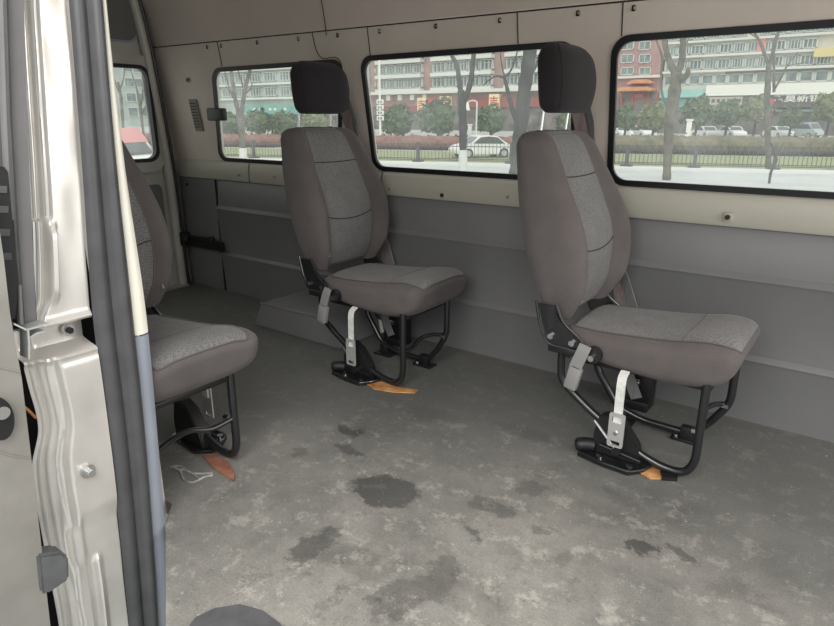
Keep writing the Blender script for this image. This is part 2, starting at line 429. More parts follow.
def head_pt(z, ang, off=0):
    hb = sinterp([(1.14, .135), (1.2, .148), (1.28, .15), (1.36, .135)], z)
    ha = sinterp([(1.14, .05), (1.22, .062), (1.3, .06), (1.36, .048)], z)
    xc = sinterp([(1.14, -.385), (1.25, -.385), (1.36, -.405)], z)
    d = endround(z, 1.138, 1.358, .03, .055)
    e = 3.2; c, s = math.cos(ang), math.sin(ang)
    y = se(s, e)*(hb-d); x = se(c, e)*(ha-d*.8)
    x -= .012*(1-(y/hb)**2) if c < 0 else -.01*(1-(y/hb)**2)*c*0
    return Vector((xc+x+.016, .004+y, z-.005))

def patch(fn, ts, angs, off):
    bm = bmesh.new(); R = [[bm.verts.new(fn(t, a, off)) for a in angs] for t in ts]
    for i in range(len(R)-1):
        for k in range(len(angs)-1): bm.faces.new((R[i][k], R[i][k+1], R[i+1][k+1], R[i+1][k]))
    # rim turned under so the panel reads as sewn-in padding
    be = [e for e in bm.edges if len(e.link_faces) == 1]
    return bm
def ang_for(t, e, c_is_y):         # angle at which |y/hb| = t on the front (c>0) / top (s>0) side
    v = t**(e/2)
    return math.asin(v) if not c_is_y else math.acos(v)
def frange(a, b, n): return [a+(b-a)*i/(n-1) for i in range(n)]

def build_seat(label, loc, mirror=False, shift=0, group='grey cloth passenger seats in the van'):
    root = thing('passenger_seat', label, 'seat', loc, 0, group)
    S = -1 if mirror else 1
    def part(name, bm, m, parent=root, smooth=True, lab=None):
        if mirror:
            bmesh.ops.scale(bm, vec=(1, -1, 1), verts=bm.verts)
        if shift:
            pn = parent.name.split('.')[0]
            if name in ('backrest', 'seat_cushion', 'headrest', 'headrest_post', 'post_guide') or pn in ('backrest', 'seat_cushion', 'headrest'):
                bmesh.ops.translate(bm, vec=(.0, shift, .01), verts=bm.verts)
        o = obj(name, bm, m, parent, smooth)
        if lab: o['label'] = lab
        return o
    # backrest
    bk = part('backrest', grid_mesh(loft_surface(back_pt, ts_for(BZ0, BZ1, .03, .055, 26, 7), 64)), M['bolster'])
    a0 = ang_for(.56, 3.4, False)
    def yang(t): return math.copysign(math.asin(abs(t)**1.7), t)
    angs = [yang(t) for t in frange(-.67, .54, 19)]
    part('insert_panel', patch(back_pt, frange(.475, 1.068, 31), angs, .003), M['insert'], bk, lab='lighter patterned cloth centre panel of the backrest')
    pp = bmesh.new()
    for sgn in (-1, 1):
        tube(pp, [back_pt(z, yang(.55 if sgn > 0 else -.68), .002) for z in frange(.47, 1.068, 35)], .0024, 6)
    part('piping', pp, M['piping'], bk)
    for za, dip in ((.93, .004), (.70, .022)):
        part('seam', TB([back_pt(za-dip*(1-((t+.065)/.605)**2), yang(t), .004) for t in frange(-.67, .54, 15)], .002, 6), M['seamdark'], bk)
    # small hem flap over the hinge and maker's tab
    part('fabric_tab', BX((-.192, -.166, .535), (.004, .008, .02), .001), M['buckle'], bk)
    # cushion
    cu = part('seat_cushion', grid_mesh(loft_surface(cush_pt, ts_for(-.25, .3, .03, .045, 24, 6), 64)), M['bolster'])
    def cang(t): return math.pi/2-math.copysign(math.asin(abs(t)**2.1), t)
    part('insert_panel', patch(cush_pt, frange(-.22, .285, 26), [cang(t) for t in frange(-.74, .74, 21)], .003), M['insert'], cu, lab='lighter patterned cloth top of the seat cushion')
    pp = bmesh.new()
    loop = [cush_pt(x, cang(-.76), .003) for x in frange(-.22, .285, 24)]+[cush_pt(.287, cang(t), .003) for t in frange(-.7, .7, 14)]+[cush_pt(x, cang(.76), .003) for x in frange(.285, -.22, 24)]
    tube(pp, loop, .0026, 6); part('piping', pp, M['piping'], cu)
    part('seam', TB([cush_pt(.12+.01*(1-(t/.74)**2), cang(t), .0032) for t in frange(-.74, .74, 16)], .0018, 6), M['piping'], cu)
    # headrest
    hd = part('headrest', grid_mesh(loft_surface(head_pt, ts_for(1.138, 1.358, .03, .055, 14, 7), 56)), M['head'], lab='near-black cloth headrest')
    for sgn in (-1, 1):
        part('seam', TB([head_pt(z, math.radians(62*sgn), .0)+Vector((.001, 0, 0)) for z in frange(1.15, 1.35, 20)], .0018, 5), M['head'], hd)
        part('headrest_post', TB([(-.41, -.005+.1*sgn, 1.06), (-.4, -.005+.1*sgn, 1.17)], .006, 12), M['chrome'])
        part('post_guide', CY((-.41, -.005+.1*sgn, 1.073), .012, .008), M['blackmatt'])
    # tubular frames
    R = .0135; FY = .16 if mirror else .10
    nt_ = [(-.13, -.17, .365), (-.245, -.18, .355), (-.24, -.18, .235), (-.13, -.18, .155), (.055, -.18, .045), (.13, -.18, .022), (.2, -.18, .022), (.228, -.18, .07), (.228, -.18, .345)]
    ft_ = [(-.13, FY, .365), (-.225, FY, .355), (-.215, FY, .2), (-.12, FY, .06), (-.02, FY, .03), (.15, FY, .028), (.205, FY, .085), (.262, FY, .18), (.262, FY, .345)]
    part('side_frame', TB(round_path(nt_, .035, 5), R, 14), M['blackmetal'])
    part('side_frame', TB(round_path(ft_, .035, 5), R, 14), M['blackmetal'])
    cb = part('cross_brace', TB(round_path([(.228, -.17, .175), (.215, -.1, .16), (.2, -.03, .185), (.22, .04, .19), (.25, FY, .175)], .03, 4), .009, 10), M['blackmetal'])
    for x, y, z in ((.213, -.162, .175), (.25, FY-.015, .175)):
        part('bolt', CY((x, y, z), .012, .022, (1, 0, 0), 6), M['chrome'], cb)
    part('rear_cross_tube', TB([(-.22, -.18, .335), (-.21, FY, .335)], .011, 12), M['blackmetal'])
    pan = part('seat_pan', BX((.02, .0, .322), (.44, .33, .02), .006), M['blackmatt'])
    for sgn, yy in ((-1, -.212), (1, .2)):
        poly = [(-.33, .512), (-.27, .512), (-.245, .46), (-.195, .418), (-.165, .405), (-.168, .378), (-.275, .372), (-.298, .42), (-.315, .47)]
        hb = part('hinge_bracket', PR(poly, (0, yy-.004, 0), (1, 0, 0), (0, 0, 1), (0, .008, 0), bevel=.002), M['blackmetal'])
        for x, z in ((-.272, .405), (-.195, .395)):
            part('bolt', CY((x, yy+sgn*.008, z), .011, .01, (0, 1, 0), 6), M['chrome'], hb)
        tb = bmesh.new()
        tube(tb, round_path([(-.335, yy+sgn*.004, .52), (-.318, yy+sgn*.004, .44), (-.285, yy+sgn*.004, .372), (-.2, yy+sgn*.004, .372)], .03), .005, 8)
        tube(tb, round_path([(-.262, yy+sgn*.004, .52), (-.235, yy+sgn*.004, .46), (-.165, yy+sgn*.004, .415), (-.155, yy+sgn*.004, .385)], .03), .005, 8)
        part('rim', tb, M['blackmetal'], hb)
        part('hinge_bar', BX((-.205, yy, .362), (.15, .018, .026), .004), M['blackmetal'])
    kn = part('pivot_disc', CY((-.118, -.218, .372), .028, .022, (0, 1, 0), 24), M['blackmatt'])
    part('bolt', CY((-.118, -.235, .365), .011, .016, (0, 1, 0), 6), M['chrome'], kn)
    # belt stalk and buckle
    part('buckle_strap', ribbon(bmesh.new(), smooth_path([(-.14, -.236, .405), (-.145, -.243, .385), (-.155, -.245, .355), (-.168, -.245, .318)], 3), (1, 0, .1), .042, .002), M['buckle'], lab='folded silver-grey webbing stalk')
    bq = part('buckle', BX((-.17, -.245, .285), (.044, .026, .08), .004, Matrix.Rotation(math.radians(12), 3, 'Y')), M['buckle'], lab='grey plastic belt buckle')
    part('slot', BX((-.163, -.246, .323), (.026, .012, .003), 0, Matrix.Rotation(math.radians(12), 3, 'Y')), M['black'], bq)
    # pale strap with a slotted metal plate
    st = part('webbing_strap', ribbon(bmesh.new(), smooth_path([(-.012, -.205, .335), (-.012, -.232, .315), (-.011, -.238, .25), (-.01, -.24, .16)], 5), (1, 0, 0), .028, .0024), M['strap'], lab='pale woven strap hanging from the cushion')
    fr = holed(rrect(-.036, .016, .078, .2, .008), [rrect(-.026, .006, .165, .188, .004), rrect(-.026, .006, .086, .1, .004)], lambda a, b, c: (a, -.247+c, b), .005)
    pl = part('slotted_plate', fr, M['plate'], st, False)
    part('bolt', CY((-.01, -.25, .13), .007, .006, (0, 1, 0), 6), M['chrome'], pl)
    # floor fixings
    fp = part('floor_plate', PR([(-.135, -.245), (-.12, -.15), (.05, -.125), (.1, -.17), (.085, -.225), (.05, -.268), (-.04, -.262)], (0, 0, .001), (1, 0, 0), (0, 1, 0), (0, 0, .012), bevel=.003), M['blackmetal'])
    rim = bmesh.new()
    tube(rim, round_path([(-.13, -.24, .016), (-.04, -.26, .016), (.05, -.265, .016), (.085, -.222, .016), (.1, -.17, .016)], .02), .005, 8)
    part('rim', rim, M['blackmetal'], fp)
    part('end_lobe', TB(smooth_path([(-.15, -.225, .03), (-.12, -.205, .034), (-.09, -.19, .03)], 3), [.016]+[.024]*5+[.016], 12), M['blackmatt'], fp)
    for x, y in ((-.06, -.236), (.045, -.243)):
        part('bolt', CY((x, y, .018), .011, .012, (0, 0, 1), 12), M['chrome'], fp)
    up = part('upright_bracket', PR([(-.095, .012), (.07, .012), (.05, .075), (.0, .14), (-.045, .165), (-.085, .15), (-.1, .08)], (0, -.2, 0), (1, 0, 0), (0, 0, 1), (0, .045, 0), bevel=.004), M['blackmatt'])
    part('tie_rod', TB([(-.07, -.207, .05), (.07, -.212, .035)], .006, 8), M['blackmetal'], up)
    part('spring_pin', CY((-.01, -.215, .05), .014, .03, (0, 1, 0), 14), M['blackmetal'], up)
    part('pull_lever', TB([(-.1, -.2, .13), (-.02, -.206, .05)], .005, 8), M['chrome'], up)
    for x in (-.1, .14):
        ff = part('foot_plate', BX((x, FY, .006), (.1, .06, .01), .002), M['blackmetal'])
        part('clamp', BX((x, FY, .03), (.045, .034, .05), .005), M['blackmatt'], ff)
        part('bolt', CY((x-.035, FY-.012, .014), .008, .008, (0, 0, 1), 6), M['chrome'], ff)
    return root

def copy_thing(root, loc, label):
    r = root.copy(); COL.objects.link(r); r.location = loc; r['label'] = label
    for ch in root.children:
        c = ch.copy(); COL.objects.link(c); c.parent = r
        for g in ch.children:
            d = g.copy(); COL.objects.link(d); d.parent = c
    return r

seatR = build_seat('grey cloth passenger seat with black tubular frame, nearest the largest side window', (-.55, 2.1, 0))
bpy.context.view_layer.update()
seatM = copy_thing(seatR, (-1.73, 2.11, 0), 'grey cloth passenger seat beside the low wheel-arch box, in front of the latched window')
seatL = build_seat('grey cloth seat by the open sliding door, partly hidden behind the pillar', (-1.81, .945, 0), True, .07)

# exposed plywood and dried glue beside the seat feet
def flake(name, pts, m, z=.002, h=.004):
    c = sum((Vector((p[0], p[1], 0)) for p in pts), Vector())/len(pts)
    bm = prism(bmesh.new(), [(p[0]-c.x, p[1]-c.y) for p in pts], (0, 0, 0), (1, 0, 0), (0, 1, 0), (0, 0, h))
    o = obj(name, bm, m, None, False); o.location = (c.x, c.y, z); return o
def fpx(l): return [onp(u, v, 2, 0)[:2] for u, v in l]
tag(flake('plywood_flap', fpx([(638, 473), (641, 467), (652, 467), (663, 472), (661, 480), (650, 480)]), M['ply']), 'torn orange plywood patch under the front foot of the seat nearest the largest window', 'wood scrap')
tag(flake('rubber_foot_block', fpx([(660, 474), (678, 476), (677, 482), (662, 481)]), M['black'], h=.012), 'small black rubber block on the floor beside the torn orange plywood', 'rubber block')
tag(flake('plywood_flap', fpx([(365, 384), (378, 380), (396, 388), (418, 391), (415, 394), (392, 393), (374, 390)]), M['ply']), 'long orange plywood splinter on the floor under the seat beside the wheel arch', 'wood scrap')
tag(flake('plywood_flap', fpx([(203, 457), (214, 455), (228, 463), (235, 475), (234, 482), (224, 476), (212, 468)]), M['plyred']), 'reddish torn plywood patch under the foot of the seat by the sliding door', 'wood scrap')
g1 = bmesh.new()
for l in ([(171, 468), (180, 471), (184, 480), (193, 483), (204, 478), (213, 476)], [(171, 468), (181, 467), (192, 474), (213, 474)], [(178, 471), (186, 471), (200, 479)]):
    tube(g1, smooth_path([(p[0], p[1], .003) for p in fpx(l)], 4), .0035, 6)
tag(obj('glue_residue', g1, M['scrap']), 'pale streaky dried glue scrape on the floor by the sliding-door seat', 'residue')
tag(flake('rubber_mat', fpx([(180, 640), (196, 619), (215, 610), (240, 606), (262, 612), (280, 625), (292, 645)]), M['mat_'], h=.004), 'dark rounded rubber mat edge at the bottom of the doorway floor', 'mat')

# ------------------------------------------------------------------ VAN SHELL
X0, X1 = -3.86, 1.6
bm = bmesh.new()
q_ = onp(166, 640, 2, 0)
pts = [(X0, .86), (-1.56, .86), (-1.5, .80), (q_.x, q_.y), (q_.x+.1, .45), (X1, .45), (X1, 2.53), (X0, 2.53)]
prism(bm, pts, (0, 0, -.05), (1, 0, 0), (0, 1, 0), (0, 0, .05)); struct('floor', bm, M['floor'], False)

def wy(z):           # far wall inner surface
    return 2.5-.16*max(0, z-.86)
WIN = {'R': (-.893, .46, .862, 1.4), 'M': (-2.125, -1.03, .86, 1.395), 'L': (-3.34, -2.3, .858, 1.39)}
SH = {'L': .23}
def shr(l, key): return [(x+SH.get(key, 0)*(z-1.125), z) for x, z in l]
holes = [shr(rrect(a+.006, b-.006, c+.006, d-.006, .06), q) for q, (a, b, c, d) in WIN.items()]
fw_ = lambda a, b, c: (a, wy(b)+c, b)
def sz(x): return 1.505-.0075*min(0, x)
outer = [(X0, .74), (X1, .74), (X1, sz(X1)), (X0, sz(X0))]
struct('wall_right', holed(outer, holes, fw_, .035), M['cream'], False)
struct('wall_right_lower', BX(((X0+X1)/2, 2.535, .37), (X1-X0, .01, .84)), M['cream'], False)
# lower moulded panel
prof = [(0, 2.492), (.235, 2.478), (.252, 2.470), (.26, 2.476), (.27, 2.488), (.54, 2.476), (.554, 2.468), (.562, 2.474), (.575, 2.486), (.735, 2.492), (.745, 2.5)]
def sweep_x(prof, x0, x1, back=2.53):
    bm = bmesh.new(); A = [bm.verts.new((x0, y, z)) for z, y in prof]; B = [bm.verts.new((x1, y, z)) for z, y in prof]
    for i in range(len(prof)-1): bm.faces.new((A[i], A[i+1], B[i+1], B[i]))
    return bm
bm = sweep_x(prof, -3.45, X1); struct('trim_1', bm, M['panel'], True)
bm = sweep_x([(0, 2.485), (.73, 2.478), (.74, 2.49)], -3.83, -3.452); struct('trim_2', bm, M['panel'], True)
struct('trim_3', BX((-3.449, 2.484, .37), (.008, .01, .735)), M['joint'])
# pale rail under the windows, in lengths
k = 4
for a, b in ((X0, -3.10), (-3.09, -2.06), (-2.05, -.985), (-.975, X1)):
    bm = sweep_x([(.738, 2.5), (.74, 2.478), (.75, 2.472), (.835, 2.476), (.85, 2.484), (.858, 2.5)], a, b)
    struct('trim_%d' % k, bm, M['rail']); k += 1
# header joints
for x, z0, z1 in ((-3.18, 1.40, 1.525), (-2.06, 1.40, 1.518), (-1.28, 1.40, 1.512), (-.86, 1.40, 1.51)):
    struct('trim_%d' % k, TB([(x, wy(z0)-.001, z0), (x, wy(z1)-.001, z1)], .0022, 5), M['joint']); k += 1
struct('trim_%d' % k, TB(smooth_path([(-2.42, wy(1.52)-.001, 1.52), (-2.41, wy(1.44)-.001, 1.44), (-2.37, wy(1.40)-.001, 1.40), (-2.27, wy(1.395)-.001, 1.395), (-2.25, wy(1.3)-.001, 1.3), (-2.25, wy(.9)-.001, .9)], 4), .0022, 5), M['joint']); k += 1
# seam between wall and headliner
struct('trim_%d' % k, TB([(X0, 2.392, sz(X0)), (0, 2.396, sz(0)), (X1, 2.396, sz(X1))], .003, 6), M['joint']); k += 1
# ceiling / headliner
cp = [(1.50, 2.392), (1.6, 2.378), (1.75, 2.34), (1.88, 2.26), (1.95, 2.12), (1.985, 1.9), (2.0, 1.65), (1.985, 1.4), (1.95, 1.2), (1.88, 1.05), (1.75, .96), (1.6, .92), (1.45, .88)]
cp = [(p.y, p.z) for p in smooth_path([(0, a, b) for a, b in cp], 3)]
bm = sweep_x(cp, X0, X1)
for v in bm.verts:
    if v.co.y > 2: v.co.z += (sz(v.co.x)-1.5)*max(0, min(1, (2.0-v.co.z)/.5))
struct('ceiling', bm, M['liner'])
for x in (-2.32, -.2):
    struct('trim_%d' % k, TB([(x, b-.002, a) for a, b in cp[:10]], .0022, 5), M['joint']); k += 1

# windows: rubber surround + hazy pane
n = 1
for key, (a, b, c, d) in WIN.items():
    fr = band(shr(rrect(a-.003, b+.003, c-.003, d+.003, .07), key), shr(rrect(a+.02, b-.02, c+.02, d-.02, .055), key), fw_, .016)
    for v in fr.verts: v.co.y -= .006
    w = struct('window_%d' % n, fr, M['rubber'], True); n += 1
    g = holed(shr(rrect(a+.012, b-.012, c+.012, d-.012, .05), key), [], lambda x, z, t: (x, wy(z)+.006+t, z), None)
    obj('pane', g, M['glass'], w, False)
# sliding-window latch on the rear side window
p0 = onp(210, 107, 1, 2.43); p1 = onp(228, 122, 1, 2.43)
lt = tag(obj('window_latch', BX(((p0.x+p1.x)/2, 2.415, (p0.z+p1.z)/2), (abs(p1.x-p0.x), .03, .072), .008), M['rubber']), 'dark plastic catch on the left edge of the rear side window', 'latch')
# air vent
o = thing('air_vent', 'small slotted grey air vent on the wall left of the rear side window', 'vent', (-3.53, 2.452, 1.13))
obj('vent_plate', BX((0, -.002, 0), (.075, .012, .19), .004, Matrix.Rotation(math.radians(9), 3, 'X')), M['vent'], o)
for i in range(9):
    obj('slat', BX((0, -.01-.0015*(4-i)*-1*0, -.07+i*.0175), (.062, .006, .004), 0), M['joint'], o)
for i, ch in enumerate([c for c in o.children if c.name.startswith('slat')]):
    ch.location = (0, -(-.07+i*.0175)*.16, 0)

# plugs and clips
def plug(u, v, big, y, label, grp, z=None):
    p = onp(u, v, 1, y)
    if z: p.z = z
    t = thing('trim_clip' if big else 'trim_plug', label, 'clip' if big else 'plug', (p.x, y, p.z), 0, grp)
    if big:
        obj('backing', BX((0, 0, 0), (.034, .012, .036), .005), M['plug'], t)
        obj('bolt', CY((0, -.009, 0), .009, .01, (0, 1, 0), 12), M['blackmatt'], t)
    else:
        obj('ring', CY((0, 0, 0), .011, .008, (0, 1, 0), 16), M['plug'], t)
        obj('centre', CY((0, -.005, 0), .006, .005, (0, 1, 0), 12), M['vent'], t)
plug(728, 217, True, 2.472, 'square bolted clip on the pale rail below the largest window', None)
plug(443, 195, True, 2.472, 'square bolted clip on the pale rail below the middle window', None)
plug(390, 189, False, 2.474, 'round plug on the pale rail right of the seat beside the wheel arch', None)
plug(508, 197, False, 2.474, 'round plug on the pale rail just left of the seat nearest the largest window', None)
plug(239, 175, False, 2.474, 'left of two round plugs on the pale rail below the rear side window', None)
plug(275, 177, False, 2.474, 'right of two round plugs on the pale rail below the rear side window', None)
for i, (u, v) in enumerate([(208, 50), (222, 49), (258, 46), (299, 42), (338, 38), (380, 34), (436, 28), (500, 21), (578, 13), (634, 6)]):
    p = onp(u, v+1, 1, 2.4)
    t = thing('clip_hole', 'small dark clip hole in the row just under the headliner seam', 'clip', (p.x, wy(sz(p.x)-.024)-.001, sz(p.x)-.024), 0, 'clip holes along the top of the side wall')
    obj('hole', BX((0, 0, 0), (.014, .006, .02), .002), M['joint'], t)
    obj('bolt', CY((.006, -.003, .0), .006, .006, (0, 1, 0), 8), M['plug' if i % 2 else 'chrome'], t)
t = thing('screw', 'single dark screw on the cream wall above the slotted vent', 'screw', (onp(187, 81, 1, 2.41).x, 2.418, 1.335))
obj('washer', CY((0, -.002, 0), .013, .008, (0, 1, 0), 14), M['vent'], t); obj('head', CY((0, -.008, 0), .006, .006, (0, 1, 0), 10), M['black'], t)
t = thing('screw', 'single dark screw on the dark panel in the rear corner', 'screw', (onp(188, 186, 1, 2.48).x, 2.478, .69))
obj('head', CY((0, -.003, 0), .009, .008, (0, 1, 0), 10), M['black'], t)

# seat belts on the wall behind the two wall-side seats
def seat_belt(dx, label, tagm):
    t = thing('seat_belt', label, 'seat belt', (-.95+dx, 2.42, 0), 0, None)
    q = lambda l: smooth_path([(x+.95, y-2.42, z) for x, y, z in l], 4)
    obj('shoulder_webbing', ribbon(bmesh.new(), q([(-1.035, 2.415, 1.2), (-1.0, 2.425, 1.1), (-.97, 2.43, .98), (-.92, 2.45, .74), (-.80, 2.44, .5), (-.68, 2.40, .12)]), (1, .3, 0), .046), M['belt'], t)
    obj('lap_webbing', ribbon(bmesh.new(), q([(-1.0, 2.43, 1.2), (-.965, 2.44, 1.1), (-.95, 2.445, .98), (-.90, 2.46, .74), (-.755, 2.43, .48), (-.62, 2.40, .16)]), (1, -.4, 0), .044), M['belt2'], t)
    a = obj('anchor_loop', TB(round_path([(-.11, -.005, 1.19), (-.03, -.005, 1.19), (-.03, -.005, 1.225), (-.11, -.005, 1.225), (-.11, -.005, 1.191)], .012), .004, 8), M['blackmetal'], t)
    obj('bolt', CY((-.07, .002, 1.235), .014, .03, (0, 1, 0), 12), M['blackmatt'], a)
    r = obj('retractor', BX((.32, -.05, .1), (.09, .08, .13), .012), M['blackmatt'], t)
    obj('bolt', CY((.30, -.11, .13), .012, .05, (1, 0, 0), 10), M['chrome'], r)
    obj('reel', CY((.27, -.05, .05), .045, .04, (1, 0, 0), 20), M['blackmatt'], r)
    obj('lower_webbing', ribbon(bmesh.new(), smooth_path([(.22, -.1, .28), (.26, -.12, .2), (.30, -.13, .12), (.325, -.13, .07)], 4), (1, 0, .5), .045), M['belt2'], t)
    if tagm:
        obj('paper_tag', PR([(-.012, -.035), (.012, -.03), (.01, .03), (-.01, .035)], (.275, -.15, .115), (.95, 0, .2), (-.2, 0, 1), (0, .002, 0)), M['strap'], t)['label'] = 'white tag tied to the belt'
    obj('floor_anchor', BX((.3, -.05, .02), (.12, .09, .04), .006), M['blackmatt'], t)
seat_belt(0, 'brown-grey seat belt on the pillar left of the largest window', False)
seat_belt(-1.23, 'brown-grey seat belt with white tag on the pillar left of the middle window', True)

# wheel-arch box
wa = [(-2.72, 0), (-2.64, .145), (-2.17, .145), (-2.14, .13), (-2.06, 0)]
bm = PR(wa, (0, 2.12, 0), (1, 0, 0), (0, 0, 1), (0, .36, 0), bevel=.008)
struct('trim_%d' % k, bm, M['panel'], True); k += 1
struct('trim_%d' % k, TB([(-2.64, 2.121, .143), (-2.17, 2.121, .143), (-2.14, 2.121, .128), (-2.065, 2.121, .01)], .006, 8), M['rearpad']); k += 1

# rear doors
XR = -3.82
fr_ = lambda a, b, c: (XR+c, a, b)
W1 = (1.74, 2.325, .85, 1.42); W2 = (1.0, 1.58, .85, 1.42)
bm = holed([(.87, 0), (2.385, 0), (2.385, 1.97), (.87, 1.97)], [rrect(W1[0], W1[1], W1[2], W1[3], .07), rrect(W2[0], W2[1], W2[2], W2[3], .07)], fr_, -.03)
struct('wall_rear', bm, M['reardoor'], False)
for i, W in enumerate((W1, W2)):
    o1 = rrect(W[0]-.06, W[1]+.045, W[2]-.07, W[3]+.06, .1); i1 = rrect(W[0], W[1], W[2], W[3], .07)
    d = struct('door_%d' % (i+1), band(o1, i1, fr_, .03), M['reardoor'])
    r = obj('rubber_seal', band(rrect(W[0]-.004, W[1]+.004, W[2]-.004, W[3]+.004, .072), rrect(W[0]+.018, W[1]-.018, W[2]+.018, W[3]-.018, .06), fr_, .036), M['rubber'], d)
    obj('pane', holed(rrect(W[0]+.01, W[1]-.01, W[2]+.01, W[3]-.01, .06), [], lambda a, b, c: (XR+.0, a, b)), M['glass'], d, False)
    obj('upper_pad', PR(rrect(W[0]-.0, W[1]-.035, 1.56, 1.93, .07), (XR, 0, 0), (0, 1, 0), (0, 0, 1), (.012, 0, 0), bevel=.005), M['rearpad'], d)
    obj('pad_rim', band(rrect(W[0]-.012, W[1]-.023, 1.548, 1.94, .08), rrect(W[0], W[1]-.035, 1.56, 1.93, .07), fr_, .01), M['trimgrey'], d)
    obj('lower_pad', PR(rrect(W[0]-.03, W[1]-.0, .1, .70, .03), (XR, 0, 0), (0, 1, 0), (0, 0, 1), (.015, 0, 0), bevel=.005), M['rearpad'], d)
    tri = TB(round_path([(XR+.004, W[1]-.02, 1.53), (XR+.004, W[1]+.04, 1.53), (XR+.004, W[1]+.035, 1.61), (XR+.004, W[1]-.02, 1.532)], .015), .004, 6)
    obj('pressed_rib', tri, M['trimgrey'], d)
# rear pillar and its seal
pil = [(0, 2.405), (.35, 2.4), (.72, 2.395), (1.1, 2.37), (1.5, 2.335), (1.8, 2.29), (1.97, 2.24)]
struct('trim_%d' % k, TB(smooth_path([(XR+.02, y-.01, z) for z, y in pil], 3), .03, 12), M['reardoor']); k += 1
struct('trim_%d' % k, TB(smooth_path([(XR+.04, y+.02, z) for z, y in pil], 3), .012, 8), M['rubber']); k += 1
bm = sweep_x([(0, 2.43), (.72, 2.41), (1.1, 2.395), (1.5, 2.37), (1.97, 2.3)], XR-.04, XR-.035); bm.free()
struct('trim_%d' % k, PR([(2.35, 0), (2.53, 0), (2.53, 2.0), (2.3, 2.0)], (XR-.05, 0, 0), (0, 1, 0), (0, 0, 1), (.01, 0, 0)), M['reardoor'], False); k += 1
struct('trim_%d' % k, BX((XR+.05, 2.16, .006), (.05, .5, .012), .002), M['sill']); k += 1
# rear door check strap
t = thing('door_check', 'black folded metal door stay mounted low in the rear corner', 'door stay', (-3.6, 2.46, .33))
a = obj('arm', BX((.03, -.02, -.015), (.4, .03, .06), .006), M['blackmatt'], t)
obj('upper_arm', BX((-.02, -.03, .022), (.34, .03, .02), .004), M['blackmetal'], t)
obj('pivot', CY((-.14, -.045, .01), .03, .03, (0, 0, 1), 14), M['blackmatt'], t)
obj('mount', BX((-.2, -.04, 0), (.14, .06, .09), .006), M['blackmatt'], t)
obj('knob', CY((.14, -.04, .035), .018, .02, (0, 0, 1), 12), M['blackmatt'], t)

# near side wall behind the pillar, front part ahead of the doorway
bm = holed([(X0, -.05), (-1.6, -.05), (-1.6, 1.49), (X0, 1.49)], [rrect(-3.3, -1.9, .86, 1.39, .06)], lambda a, b, c: (a, .86+.05*max(0, b-1.2)-c, b), .06)
struct('wall_left', bm, M['cream'], False)
w = struct('window_4', band(rrect(-3.304, -1.896, .856, 1.394, .07), rrect(-3.27, -1.93, .89, 1.36, .05), lambda a, b, c: (a, .868-c, b), .06), M['rubber'])
obj('pane', holed(rrect(-3.28, -1.92, .88, 1.37, .05), [], lambda a, b, c: (a, .84, b)), M['glass'], w, False)

# ------------------------------------------------------------------ DOOR PILLAR (jamb)
XJ = -1.5
def keysfrom(pts, x=XJ):
    l = sorted([(onp(u, v, 0, x).z, onp(u, v, 0, x).y) for u, v in pts])
    return l
kL = keysfrom([(24, -40), (24, 0), (38, 300), (22, 340), (30, 380), (42, 430), (36, 470), (46, 540), (62, 626), (70, 690)])
kM = keysfrom([(60, -60), (66, 0), (79, 160), (90, 313), (104, 420), (116, 520), (127, 626), (135, 700)])
kG = keysfrom([(95, -60), (99, 0), (113, 160), (130, 313), (143, 440), (152, 560), (156, 626), (160, 700)])
kT = keysfrom([(101, -60), (104, 0), (122, 160), (144, 313), (156, 440), (166, 560), (171, 626), (175, 700)])
zs = frange(-.62, 1.9, 253)
def strip(ka, kb, relief, n, z0=-.62, z1=1.9, nz=253, edge=None, edge_back=None):
    bm = bmesh.new(); rows = []
    for z in frange(z0, z1, nz):
        ya, yb = sinterp(ka, z), sinterp(kb, z)
        row = [bm.verts.new((XJ+relief(i/(n-1), z, ya+(yb-ya)*i/(n-1)), ya+(yb-ya)*i/(n-1), z)) for i in range(n)]
        if edge_back: row.append(bm.verts.new((XJ+relief(1, z, yb)-edge_back[0], yb+edge_back[1], z)))
        rows.append(row)
    for i in range(len(rows)-1):
        for j in range(len(rows[0])-1): bm.faces.new((rows[i][j], rows[i][j+1], rows[i+1][j+1], rows[i+1][j]))
    return bm
def sst(a, b, x):
    t = max(0, min(1, (x-a)/(b-a))); return t*t*(3-2*t)
def relief_metal(t, z, y):
    x = 0
    # outer flange with folded ridges
    fl = 1-sst(.18, .26, t)
    x -= .02*fl; x += .008*math.exp(-((t-.1)/.03)**2)+.006*math.exp(-((t-.2)/.025)**2)
    if z > .68:
        # recessed strip with a stepped pocket
        if z > .9: x -= .010*(1-sst(.3, .36, t))
        w = sst(.70, .74, z)*(1-sst(.86, .9, z)); x += .014*w*(1-sst(.36, .42, t))*sst(.2, .26, t)
    if z < .60:
        x += .02*sst(.60, .55, z)*sst(.3, .45, t)          # shoulder below the channel
        x -= .012*(1-sst(.10, .17, z))*sst(.42, .5, t)     # lower recess
        x += .012*sst(.03, -.0, z)*sst(.55, .62, t)*(1-sst(.62, .72, t))
        x -= .012*math.exp(-((t-.34)/.05)**2)*sst(.0, .05, z)*(1-sst(.1, .14, z))
        x += .004*math.exp(-((t-.3-.02*math.sin(z*16))/.03)**2)
    # horizontal guide channel
    x -= .05*sst(.585, .592, z)*(1-sst(.648, .655, z))
    x += .010*math.exp(-((z-.662)/.008)**2)+.012*math.exp(-((z-.578)/.008)**2)
    # dents
    x += .001*math.sin(t*9+z*7)*math.sin(z*19)
    return x
jm = struct('wall_pillar', strip(kL, kM, relief_metal, 46, nz=420), M['body'], True)
jm.name = 'door_frame'
jm['label'] = 'champagne painted metal pillar beside the sliding door opening'
